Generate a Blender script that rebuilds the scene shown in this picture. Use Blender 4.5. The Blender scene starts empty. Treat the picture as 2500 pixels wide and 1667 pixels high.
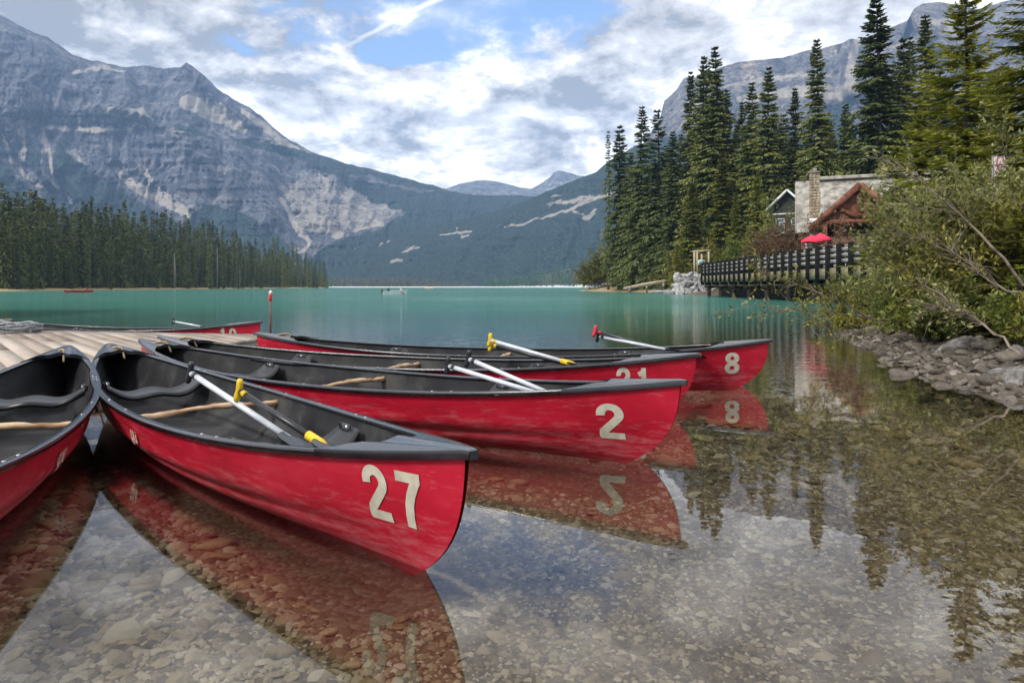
import bpy, math, random
import numpy as np
from mathutils import Vector, Matrix
R = math.radians
rng = np.random.default_rng(7)
random.seed(7)
SC = bpy.context.scene
COL = SC.collection

# ---------------------------------------------------------------- camera
F = 1750.0; HOR = 699.0; CX = 1250.0; H = 0.97       # focal length in photo pixels, horizon row, eye height
cd = bpy.data.cameras.new('camera'); cam = bpy.data.objects.new('camera', cd); COL.objects.link(cam)
cam.location = (0, 0, H); cam.rotation_euler = (R(90), 0, 0)
cd.sensor_width = 36; cd.lens = 36 * F / 2500
cd.shift_y = -(833.5 - HOR) / 2500
cd.clip_start = 0.05; cd.clip_end = 20000
SC.camera = cam

# ---------------------------------------------------------------- world and sun
SUN_EL, SUN_AZ = 42, 232                              # azimuth clockwise from +Y: behind the camera, to its left
W = bpy.data.worlds.new('World'); SC.world = W; W.use_nodes = True
SKY_GAIN = 1.62; SKY_STRENGTH = 0.15
def build_world():
    nt = W.node_tree; nt.nodes.clear(); N = nt.nodes.new; L = nt.links.new
    out = N('ShaderNodeOutputWorld')
    sky = N('ShaderNodeTexSky'); sky.sky_type = 'NISHITA'; sky.sun_disc = False
    sky.sun_elevation = R(SUN_EL); sky.sun_rotation = R(SUN_AZ); sky.air_density = 1.3
    bg1 = N('ShaderNodeBackground'); bg1.inputs[1].default_value = SKY_STRENGTH
    tint = N('ShaderNodeMixRGB'); tint.blend_type = 'MULTIPLY'; tint.inputs[0].default_value = 1
    tint.inputs[2].default_value = (.80, .90, 1.12, 1)
    L(sky.outputs[0], tint.inputs[1]); L(tint.outputs[0], bg1.inputs[0])
    tc = N('ShaderNodeTexCoord')
    sep = N('ShaderNodeSeparateXYZ'); L(tc.outputs['Generated'], sep.inputs[0])
    def M(op, a, b=None, c=None):
        n = N('ShaderNodeMath'); n.operation = op
        for i, v in enumerate((a, b, c)):
            if v is None: continue
            if isinstance(v, (int, float)): n.inputs[i].default_value = v
            else: L(v, n.inputs[i])
        return n.outputs[0]
    def mr(v, a, b, lo=0, hi=1):
        n = N('ShaderNodeMapRange'); n.interpolation_type = 'SMOOTHSTEP'
        L(v, n.inputs[0]); n.inputs[1].default_value = a; n.inputs[2].default_value = b
        n.inputs[3].default_value = lo; n.inputs[4].default_value = hi; return n.outputs[0]
    z = M('ADD', M('MAXIMUM', sep.outputs[2], 0.0), 0.30)
    cx = M('DIVIDE', sep.outputs[0], z); cy = M('DIVIDE', sep.outputs[1], z)
    comb = N('ShaderNodeCombineXYZ'); L(cx, comb.inputs[0]); L(cy, comb.inputs[1])
    def noise(scale, detail, rough, off, dist=0.0, vec=None):
        mp = N('ShaderNodeMapping'); L(vec or comb.outputs[0], mp.inputs[0]); mp.inputs[1].default_value = off
        n = N('ShaderNodeTexNoise'); L(mp.outputs[0], n.inputs[0])
        n.inputs['Scale'].default_value = scale; n.inputs['Detail'].default_value = detail
        n.inputs['Roughness'].default_value = rough; n.inputs['Distortion'].default_value = dist
        return n.outputs[0]
    n1 = noise(2.0, 9, .58, (3.1, 1.7, 0), .3)      # large cloud masses
    n2 = noise(3.6, 10, .62, (7.7, 4.2, 0), .4)        # their shading
    n3 = noise(10, 8, .62, (1.2, 9.1, 0), .2)        # fine billows
    # gap in the clouds, an elongated patch about one direction
    def dirv(px, py): return Vector(((px - CX) / F, 1, (HOR - py) / F)).normalized()
    def gap(px, py, rx, ry, rot=0):
        d = dirv(px, py); right = Vector((1, 0, 0)); right = (right - d * right.dot(d)).normalized(); up = right.cross(d)
        a = R(rot); e1 = right * math.cos(a) + up * math.sin(a); e2 = -right * math.sin(a) + up * math.cos(a)
        def dot(e, s):
            n = N('ShaderNodeVectorMath'); n.operation = 'DOT_PRODUCT'; L(tc.outputs['Generated'], n.inputs[0])
            n.inputs[1].default_value = e / s; return n.outputs[1]
        a1 = dot(e1, rx / F); a2 = dot(e2, ry / F); f = mr(dot(d, 1), 0.2, .6)
        r = M('ADD', M('SQRT', M('ADD', M('MULTIPLY', a1, a1), M('MULTIPLY', a2, a2))), M('MULTIPLY', M('SUBTRACT', n3, .5), 1.5))
        return M('MULTIPLY', mr(r, 0.25, 1.25, 1, 0), f), (dot, d, e1, e2)
    g1, _ = gap(1130, 30, 560, 150, 6)
    g2, _ = gap(990, 128, 110, 42, 5)
    g3, _ = gap(585, 100, 60, 45, 0)
    g4, _ = gap(1360, 15, 60, 30, 0)
    dens = M('ADD', M('MULTIPLY', M('SUBTRACT', n1, .5), 1.6), .93)
    dens = M('SUBTRACT', dens, M('MULTIPLY', g1, .95))
    dens = M('SUBTRACT', dens, M('MULTIPLY', g2, 1.0))
    dens = M('SUBTRACT', dens, M('MULTIPLY', g3, .6))
    dens = M('SUBTRACT', dens, M('MULTIPLY', g4, .5))
    dens = M('ADD', dens, M('MULTIPLY', M('SUBTRACT', n3, .5), .5))
    cover = mr(dens, -.25, .62)
    # contrail: a thin streak along a great circle
    p1 = dirv(775, 150); p2 = dirv(1080, -8)
    ax = (p2 - p1).normalized(); nrm = p1.cross(p2).normalized()
    def dotg(e):
        n = N('ShaderNodeVectorMath'); n.operation = 'DOT_PRODUCT'; L(tc.outputs['Generated'], n.inputs[0]); n.inputs[1].default_value = e; return n.outputs[1]
    along = dotg(ax); a0 = p1.dot(ax); a1 = p2.dot(ax)
    t = M('DIVIDE', M('SUBTRACT', along, a0), a1 - a0)
    wob = M('ADD', dotg(nrm), M('MULTIPLY', M('SUBTRACT', n3, .5), .010))
    w = mr(M('DIVIDE', M('ABSOLUTE', wob), M('ADD', M('MULTIPLY', M('MAXIMUM', t, 0), .003), .0025)), 0.1, 1.15, 1, 0)
    trail = M('MULTIPLY', M('MULTIPLY', w, mr(t, -.05, .6)), mr(t, 1.6, 2.2, 1, 0))
    trail = M('MULTIPLY', trail, mr(n2, .25, .55, .55, 1))
    # cloud brightness
    shade = M('ADD', M('MULTIPLY', M('SUBTRACT', n2, .5), 3.2), M('MULTIPLY', M('SUBTRACT', n3, .5), 1.3))
    gd, _ = gap(430, 40, 430, 190, 0)                 # the heavy grey bank at upper left
    ge, _ = gap(1230, 300, 460, 110, 8)               # grey-bottomed clouds above the valley
    shade = M('SUBTRACT', shade, M('MULTIPLY', gd, .48))
    shade = M('SUBTRACT', shade, M('MULTIPLY', ge, .40))
    low = mr(sep.outputs[2], .10, .30, .30, 0.02)       # whiter towards the horizon
    shade = M('ADD', M('ADD', shade, low), .50)
    ramp = N('ShaderNodeValToRGB'); L(shade, ramp.inputs[0])
    ramp.color_ramp.elements[0].position = 0.0; ramp.color_ramp.elements[0].color = (.19, .19, .195, 1)
    ramp.color_ramp.elements[1].position = 1.0; ramp.color_ramp.elements[1].color = (1.0, .97, .92, 1)
    e = ramp.color_ramp.elements.new(.5); e.color = (.50, .49, .485, 1)
    bg2 = N('ShaderNodeBackground'); L(ramp.outputs[0], bg2.inputs[0]); bg2.inputs[1].default_value = SKY_GAIN
    bg3 = N('ShaderNodeBackground'); bg3.inputs[0].default_value = (1, 1, 1, 1); bg3.inputs[1].default_value = 1.0
    m1 = N('ShaderNodeMixShader'); L(cover, m1.inputs[0]); L(bg1.outputs[0], m1.inputs[1]); L(bg2.outputs[0], m1.inputs[2])
    m2 = N('ShaderNodeMixShader'); L(trail, m2.inputs[0]); L(m1.outputs[0], m2.inputs[1]); L(bg3.outputs[0], m2.inputs[2])
    L(m2.outputs[0], out.inputs[0])
build_world()
sl = bpy.data.lights.new('sun', 'SUN'); sun = bpy.data.objects.new('sun', sl); COL.objects.link(sun)
sl.energy = 2.6; sl.angle = R(10); sl.color = (1.0, .95, .87)
_d = Vector((math.sin(R(SUN_AZ)) * math.cos(R(SUN_EL)), math.cos(R(SUN_AZ)) * math.cos(R(SUN_EL)), math.sin(R(SUN_EL))))
sun.rotation_euler = _d.to_track_quat('Z', 'Y').to_euler()
SC.view_settings.view_transform = 'Standard'; SC.view_settings.look = 'None'
SC.view_settings.exposure = 0.56; SC.view_settings.gamma = 1.0; SC.view_settings.use_curve_mapping = False
SC.render.engine = 'CYCLES'
try:
    SC.cycles.transparent_max_bounces = 16; SC.cycles.volume_bounces = 1; SC.cycles.max_bounces = 8
    SC.cycles.caustics_reflective = False; SC.cycles.caustics_refractive = False
except Exception: pass

# ---------------------------------------------------------------- helpers
def P(px, py, d):                                    # photo pixel at distance d -> point in the place
    return ((px - CX) / F * d, d, H - (py - HOR) / F * d)
D2S = 2500 / 2352.0
def PD(x, y, d): return P(x * D2S, y * D2S, d)       # the same from the 2352-wide view
def G(px, py, z=0.0):
    d = (H - z) * F / (py - HOR); return ((px - CX) / F * d, d, z)

def mesh(name, V, Fs, mat=None, smooth=False, tint=None, attrs=None):
    V = np.asarray(V, dtype=np.float32).reshape(-1, 3)
    if not isinstance(Fs, (list, tuple)) or (len(Fs) and not hasattr(Fs[0], '__len__')): Fs = [Fs]
    me = bpy.data.meshes.new(name)
    if len(Fs) and isinstance(Fs[0], np.ndarray) and Fs[0].ndim == 2:
        groups = [np.asarray(f, dtype=np.int32) for f in Fs if len(f)]
    else:
        by = {}
        for f in Fs: by.setdefault(len(f), []).append(f)
        groups = [np.array(v, dtype=np.int32) for v in by.values()]
    sizes = np.concatenate([np.full(len(g), g.shape[1], dtype=np.int32) for g in groups])
    loops = np.concatenate([g.ravel() for g in groups])
    starts = np.concatenate([[0], np.cumsum(sizes)[:-1]]).astype(np.int32)
    me.vertices.add(len(V)); me.vertices.foreach_set('co', V.ravel())
    me.loops.add(len(loops)); me.loops.foreach_set('vertex_index', loops)
    me.polygons.add(len(sizes)); me.polygons.foreach_set('loop_start', starts)
    if smooth: me.polygons.foreach_set('use_smooth', np.ones(len(sizes), dtype=bool))
    me.update(calc_edges=True)
    if tint is not None: attrs = dict(attrs or {}, tint=tint)
    for k, a in (attrs or {}).items():
        at = me.attributes.new(k, 'FLOAT', 'POINT'); at.data.foreach_set('value', np.asarray(a, dtype=np.float32))
    if mat: me.materials.append(mat)
    return me
def link(name, me, parent=None, loc=None, kind=None):
    o = bpy.data.objects.new(name, me); COL.objects.link(o)
    if parent: o.parent = parent
    if loc is not None: o.location = loc
    if kind: o['kind'] = kind
    return o
def tag(o, label, cat, group=None):
    o['label'] = label; o['category'] = cat
    if group: o['group'] = group
    return o
def thing(name, label, cat, loc=(0, 0, 0), rz=0, group=None):
    o = bpy.data.objects.new(name, None); COL.objects.link(o); o.location = loc; o.rotation_euler = (0, 0, rz)
    o.empty_display_size = .2
    return tag(o, label, cat, group)
class MB:
    def __init__(s): s.V = []; s.F = []; s.n = 0
    def add(s, V, Fs):
        V = [tuple(v) for v in V]; s.V += V; s.F += [[i + s.n for i in f] for f in Fs]; s.n += len(V); return s
    def box(s, c, size, rz=0.0, rot=None):
        hx, hy, hz = size[0] / 2, size[1] / 2, size[2] / 2
        pts = [Vector((x * hx, y * hy, z * hz)) for z in (-1, 1) for y in (-1, 1) for x in (-1, 1)]
        m = rot if rot is not None else Matrix.Rotation(rz, 3, 'Z')
        pts = [m @ p + Vector(c) for p in pts]
        return s.add(pts, [[0, 2, 3, 1], [4, 5, 7, 6], [0, 1, 5, 4], [2, 6, 7, 3], [0, 4, 6, 2], [1, 3, 7, 5]])
    def beam(s, a, b, w, h, up=(0, 0, 1)):
        a = Vector(a); b = Vector(b); d = (b - a).normalized(); u = Vector(up)
        sd = d.cross(u)
        if sd.length < 1e-3: sd = d.cross(Vector((0, 1, 0)))
        sd.normalize(); u = sd.cross(d).normalized()
        pts = [p + sd * (x * w / 2) + u * (y * h / 2) for p in (a, b) for x, y in ((-1, -1), (1, -1), (1, 1), (-1, 1))]
        return s.add(pts, [[3, 2, 1, 0], [4, 5, 6, 7], [0, 1, 5, 4], [1, 2, 6, 5], [2, 3, 7, 6], [3, 0, 4, 7]])
    def tube(s, pts, rad, n=8, cap=True, squash=1.0):
        pts = [Vector(p) for p in pts]; m = len(pts)
        if isinstance(rad, (int, float)): rad = [rad] * m
        V = []; prev = None
        for i, p in enumerate(pts):
            d = (pts[min(i + 1, m - 1)] - pts[max(i - 1, 0)]).normalized()
            if prev is None:
                u = d.cross(Vector((0, 0, 1)))
                if u.length < 1e-3: u = d.cross(Vector((1, 0, 0)))
            else: u = prev - d * prev.dot(d)
            u.normalize(); prev = u; v = d.cross(u)
            for k in range(n):
                a = 2 * math.pi * k / n
                V.append(p + u * (math.cos(a) * rad[i]) + v * (math.sin(a) * rad[i] * squash))
        Fs = [[i * n + k, i * n + (k + 1) % n, (i + 1) * n + (k + 1) % n, (i + 1) * n + k] for i in range(m - 1) for k in range(n)]
        if cap: Fs += [list(range(n))[::-1], [(m - 1) * n + k for k in range(n)]]
        return s.add(V, Fs)
    def grid(s, fn, nu, nv, flip=False):
        V = [fn(i / (nu - 1), j / (nv - 1)) for i in range(nu) for j in range(nv)]
        Fs = [[i * nv + j, (i + 1) * nv + j, (i + 1) * nv + j + 1, i * nv + j + 1] for i in range(nu - 1) for j in range(nv - 1)]
        if flip: Fs = [f[::-1] for f in Fs]
        return s.add(V, Fs)
    def mesh(s, name, mat, smooth=False): return mesh(name, s.V, s.F, mat, smooth)
    def build(s, name, mat, parent=None, smooth=False, loc=None): return link(name, s.mesh(name, mat, smooth), parent, loc)

# numpy noise
def _hash(ix, iy, seed):
    h = (ix.astype(np.int64) * 374761393 + iy.astype(np.int64) * 668265263 + seed * 974634777) & 0x7fffffff
    h = ((h ^ (h >> 13)) * 1274126177) & 0x7fffffff
    return ((h ^ (h >> 16)) & 0xffff) / 65535.0
def vnoise(x, y, seed=0):
    ix = np.floor(x); iy = np.floor(y); fx = x - ix; fy = y - iy
    fx = fx * fx * (3 - 2 * fx); fy = fy * fy * (3 - 2 * fy)
    a = _hash(ix, iy, seed); b = _hash(ix + 1, iy, seed); c = _hash(ix, iy + 1, seed); d = _hash(ix + 1, iy + 1, seed)
    return (a * (1 - fx) + b * fx) * (1 - fy) + (c * (1 - fx) + d * fx) * fy
def fbm(x, y, oct=5, seed=0, gain=.5, ridged=False):
    s = 0; a = 1; t = 0
    for k in range(oct):
        n = vnoise(x * 2 ** k + k * 17.3, y * 2 ** k - k * 9.1, seed + k)
        if ridged: n = 1 - np.abs(2 * n - 1)
        s = s + n * a; t += a; a *= gain
    return s / t
def ss(a, b, x):
    t = np.clip((x - a) / (b - a), 0, 1); return t * t * (3 - 2 * t)

# ---------------------------------------------------------------- materials
def newmat(name):
    m = bpy.data.materials.new(name); m.use_nodes = True; nt = m.node_tree; nt.nodes.clear()
    out = nt.nodes.new('ShaderNodeOutputMaterial'); return m, nt, nt.nodes.new, nt.links.new, out
def rampnode(nt, fac, stops):
    r = nt.nodes.new('ShaderNodeValToRGB'); nt.links.new(fac, r.inputs[0]); cr = r.color_ramp
    while len(cr.elements) < len(stops): cr.elements.new(.5)
    for e, (p, c) in zip(cr.elements, stops): e.position = p; e.color = (*c, 1) if len(c) == 3 else c
    return r.outputs[0]
def pm(name, stops, scale=4.0, rough=.6, bump=0.0, metal=0.0, stretch=(1, 1, 1), detail=6, spec=.5, bscale=None, bdist=.01,
       obj_rand=0.0, coat=0.0, tintattr=None, rough2=None):
    """Principled with a noise-mixed base colour, optional per-object variation and bump."""
    m, nt, N, L, out = newmat(name)
    tc = N('ShaderNodeTexCoord'); mp = N('ShaderNodeMapping'); L(tc.outputs['Object'], mp.inputs[0]); mp.inputs[3].default_value = stretch
    n = N('ShaderNodeTexNoise'); L(mp.outputs[0], n.inputs[0]); n.inputs['Scale'].default_value = scale; n.inputs['Detail'].default_value = detail
    n.inputs['Roughness'].default_value = .6
    fac = n.outputs[0]
    mr = N('ShaderNodeMapRange'); L(fac, mr.inputs[0]); mr.inputs[1].default_value = .3; mr.inputs[2].default_value = .7; fac = mr.outputs[0]
    src = None
    if obj_rand: oi = N('ShaderNodeObjectInfo'); src = oi.outputs['Random']; amt = obj_rand
    if tintattr: at = N('ShaderNodeAttribute'); at.attribute_name = 'tint'; src = at.outputs['Fac']; amt = tintattr
    if src:
        a = N('ShaderNodeMath'); a.operation = 'MULTIPLY_ADD'; L(fac, a.inputs[0]); a.inputs[1].default_value = 1 - amt
        b = N('ShaderNodeMath'); b.operation = 'MULTIPLY'; L(src, b.inputs[0]); b.inputs[1].default_value = amt; L(b.outputs[0], a.inputs[2]); fac = a.outputs[0]
    col = rampnode(nt, fac, stops)
    p = N('ShaderNodeBsdfPrincipled'); L(col, p.inputs['Base Color']); p.inputs['Roughness'].default_value = rough
    p.inputs['Metallic'].default_value = metal; p.inputs['Specular IOR Level'].default_value = spec
    if coat: p.inputs['Coat Weight'].default_value = coat
    if rough2 is not None:
        r = N('ShaderNodeMapRange'); L(n.outputs[0], r.inputs[0]); r.inputs[3].default_value = rough; r.inputs[4].default_value = rough2; L(r.outputs[0], p.inputs['Roughness'])
    if bump:
        n2 = N('ShaderNodeTexNoise'); L(mp.outputs[0], n2.inputs[0]); n2.inputs['Scale'].default_value = bscale or scale * 4; n2.inputs['Detail'].default_value = 6
        b = N('ShaderNodeBump'); b.inputs['Strength'].default_value = bump; b.inputs['Distance'].default_value = bdist
        L(n2.outputs[0], b.inputs['Height']); L(b.outputs[0], p.inputs['Normal'])
    L(p.outputs[0], out.inputs[0]); return m
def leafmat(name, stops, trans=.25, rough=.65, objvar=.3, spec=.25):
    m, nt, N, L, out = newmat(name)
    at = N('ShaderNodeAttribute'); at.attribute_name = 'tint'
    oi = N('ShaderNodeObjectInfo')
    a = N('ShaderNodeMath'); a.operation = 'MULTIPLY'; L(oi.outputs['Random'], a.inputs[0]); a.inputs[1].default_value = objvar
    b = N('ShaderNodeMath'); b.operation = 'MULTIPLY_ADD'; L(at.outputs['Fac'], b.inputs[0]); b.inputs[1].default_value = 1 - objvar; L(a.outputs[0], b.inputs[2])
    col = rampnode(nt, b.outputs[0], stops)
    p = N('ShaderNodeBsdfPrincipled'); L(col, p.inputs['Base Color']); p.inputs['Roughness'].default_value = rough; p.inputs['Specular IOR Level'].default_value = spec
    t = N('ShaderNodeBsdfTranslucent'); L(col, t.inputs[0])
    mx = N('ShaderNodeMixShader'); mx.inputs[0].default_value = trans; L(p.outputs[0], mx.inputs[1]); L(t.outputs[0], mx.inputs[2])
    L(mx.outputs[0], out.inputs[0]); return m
# ================================================================ GROUND, LAKE BED, SHORES
LAKE = np.array([(4.0, -6), (4.15, 2), (4.3, 6.0), (4.7, 8.3), (5.5, 11), (6.6, 14.3), (9, 20), (14, 28), (20.5, 34), (22.5, 45), (22.5, 60),
                 (20.2, 69), (21, 86), (24, 100), (20, 118), (13.0, 140), (14, 150), (40, 190), (90, 260), (190, 420), (230, 560), (160, 600), (60, 585),
                 (-60, 600), (-200, 585), (-360, 560), (-420, 520), (-300, 470), (-150, 440), (-107, 424), (-103, 380), (-102, 250), (-101, 141), (-104, 90),
                 (-112, 40), (-110, -6)], dtype=float)
def shore_dist(x, y):
    """signed distance to the water's edge: > 0 on land, < 0 in the lake"""
    x = np.asarray(x, float); y = np.asarray(y, float)
    best = np.full(x.shape, 1e9); inside = np.zeros(x.shape, bool); n = len(LAKE)
    for i in range(n):
        ax, ay = LAKE[i]; bx, by = LAKE[(i + 1) % n]
        dx, dy = bx - ax, by - ay; t = np.clip(((x - ax) * dx + (y - ay) * dy) / (dx * dx + dy * dy), 0, 1)
        best = np.minimum(best, np.hypot(x - ax - t * dx, y - ay - t * dy))
        c = ((ay > y) != (by > y)); xi = ax + (y - ay) * dx / (dy if dy else 1e-9)
        inside ^= c & (x < xi)
    return np.where(inside, -best, best)
def ground_z(x, y):
    x = np.asarray(x, float); y = np.asarray(y, float)
    sd = shore_dist(x, y)
    sd = sd + (fbm(x * .9, y * .9, 3, 3) - .5) * .5 * np.exp(-np.abs(sd) * .6) * (y > 4)
    dep = .10 + .030 * np.clip(y - 1.5, 0, 8) + ss(10, 24, y) * 1.0 + ss(20, 60, y) * 4
    dep = np.where(y < 1.5, .10, dep)
    dep = dep + (fbm(x * 1.3, y * 1.3, 4, 11) - .5) * .05
    water = -np.minimum(dep, -sd * .30 + .0)
    s = np.maximum(sd, 0)
    right = (x > 3) & (y < 150)
    zr = .26 * np.minimum(s, 1.6) + ss(1.8, 7, s) * 1.3 + .16 * np.clip(s - 10, 0, 45)
    zr = zr + (fbm(x * .5, y * .5, 4, 5) - .5) * .5 * ss(0, 3, s)
    zl = .13 * np.minimum(s, 6) + .02 * np.clip(s - 10, 0, 200)
    zf = np.clip(s * .003, 0, 3) + 24 * ss(-30, 110, x) * ss(800, 930, y) * ss(420, 250, x) + ss(900, 1000, y) * 3
    land = np.where(right, zr, np.where(y > 500, zf, zl))
    return np.where(sd < 0, water, land)

def ground_material():
    m, nt, N, L, out = newmat('ground_earth')
    tc = N('ShaderNodeTexCoord')
    def noise(s, d=6):
        n = N('ShaderNodeTexNoise'); L(tc.outputs['Object'], n.inputs[0]); n.inputs['Scale'].default_value = s; n.inputs['Detail'].default_value = d; return n.outputs[0]
    gravel = N('ShaderNodeTexVoronoi'); L(tc.outputs['Object'], gravel.inputs[0]); gravel.inputs['Scale'].default_value = 42
    bw = N('ShaderNodeRGBToBW'); L(gravel.outputs['Color'], bw.inputs[0])
    bed = rampnode(nt, bw.outputs[0], [(.1, (.07, .048, .032)), (.45, (.15, .105, .07)), (.8, (.24, .19, .14)), (1, (.36, .33, .29))])
    silt = rampnode(nt, noise(1.7), [(.3, (.05, .035, .02)), (.7, (.10, .07, .042))])
    mx0 = N('ShaderNodeMixRGB'); mx0.inputs[0].default_value = .4; L(bed, mx0.inputs[1]); L(silt, mx0.inputs[2])
    sand = rampnode(nt, noise(.8), [(.3, (.05, .038, .026)), (.7, (.11, .085, .058))])
    earth = rampnode(nt, noise(.6), [(.3, (.03, .026, .014)), (.5, (.045, .045, .018)), (.75, (.07, .07, .025))])
    at = N('ShaderNodeAttribute'); at.attribute_name = 'shore'        # metres from the water's edge
    a1 = N('ShaderNodeMapRange'); L(at.outputs['Fac'], a1.inputs[0]); a1.inputs[1].default_value = -.6; a1.inputs[2].default_value = .4
    a2 = N('ShaderNodeMapRange'); L(at.outputs['Fac'], a2.inputs[0]); a2.inputs[1].default_value = .9; a2.inputs[2].default_value = 2.4
    m1 = N('ShaderNodeMixRGB'); L(a1.outputs[0], m1.inputs[0]); L(mx0.outputs[0], m1.inputs[1]); L(sand, m1.inputs[2])
    geo = N('ShaderNodeNewGeometry'); sx = N('ShaderNodeSeparateXYZ'); L(geo.outputs['Position'], sx.inputs[0])
    fy = N('ShaderNodeMapRange'); L(sx.outputs[1], fy.inputs[0]); fy.inputs[1].default_value = 500; fy.inputs[2].default_value = 540
    pale = N('ShaderNodeMixRGB'); pale.inputs[2].default_value = (.62, .62, .60, 1); L(fy.outputs[0], pale.inputs[0]); L(m1.outputs[0], pale.inputs[1]); m0 = m1; m1 = pale
    fb = N('ShaderNodeMapRange'); L(sx.outputs[1], fb.inputs[0]); fb.inputs[1].default_value = 80; fb.inputs[2].default_value = 110
    straw = N('ShaderNodeMixRGB'); straw.inputs[2].default_value = (.33, .26, .13, 1); L(fb.outputs[0], straw.inputs[0]); L(straw.outputs[0], pale.inputs[1]); L(m0.outputs[0], straw.inputs[1])
    fb2 = N('ShaderNodeMath'); fb2.operation = 'MULTIPLY_ADD'; L(fb.outputs[0], fb2.inputs[0]); fb2.inputs[1].default_value = -2.5; L(at.outputs['Fac'], fb2.inputs[2])
    fy2 = N('ShaderNodeMath'); fy2.operation = 'MULTIPLY_ADD'; L(fy.outputs[0], fy2.inputs[0]); fy2.inputs[1].default_value = -230; L(fb2.outputs[0], fy2.inputs[2]); L(fy2.outputs[0], a2.inputs[0])
    m2 = N('ShaderNodeMixRGB'); L(a2.outputs[0], m2.inputs[0]); L(m1.outputs[0], m2.inputs[1]); L(earth, m2.inputs[2])
    p = N('ShaderNodeBsdfPrincipled'); L(m2.outputs[0], p.inputs['Base Color']); p.inputs['Roughness'].default_value = .9
    b = N('ShaderNodeBump'); b.inputs['Strength'].default_value = .5; b.inputs['Distance'].default_value = .02; b.invert = True
    L(gravel.outputs['Distance'], b.inputs['Height']); L(b.outputs[0], p.inputs['Normal'])
    L(p.outputs[0], out.inputs[0]); return m
def build_ground():
    nr = 330; na = 300
    t = np.linspace(0, 1, nr); rad = .02 * np.exp(t * math.log(4300 / .02)); rad = np.where(rad < 1.0, np.linspace(.0, 1.0, nr) * 0 + rad, rad)
    # fine fan ahead of the camera, coarse behind
    a = np.concatenate([np.linspace(-52, 52, na), np.linspace(52, 308, 60)[1:-1]]); a = np.radians(a); n = len(a)
    RR, AA = np.meshgrid(rad, a, indexing='ij')
    X = RR * np.sin(AA); Y = RR * np.cos(AA); Z = ground_z(X, Y)
    V = np.stack([X, Y, Z], -1).reshape(-1, 3)
    i = np.arange(nr - 1)[:, None]; j = np.arange(n)[None, :]
    Fq = np.stack([i * n + j, i * n + (j + 1) % n, (i + 1) * n + (j + 1) % n, (i + 1) * n + j], -1).reshape(-1, 4)[:, ::-1]
    me = mesh('ground', V, Fq, ground_material(), True, attrs={'shore': shore_dist(X, Y).ravel()})
    return link('ground', me, kind='structure')
ground = build_ground()

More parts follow.
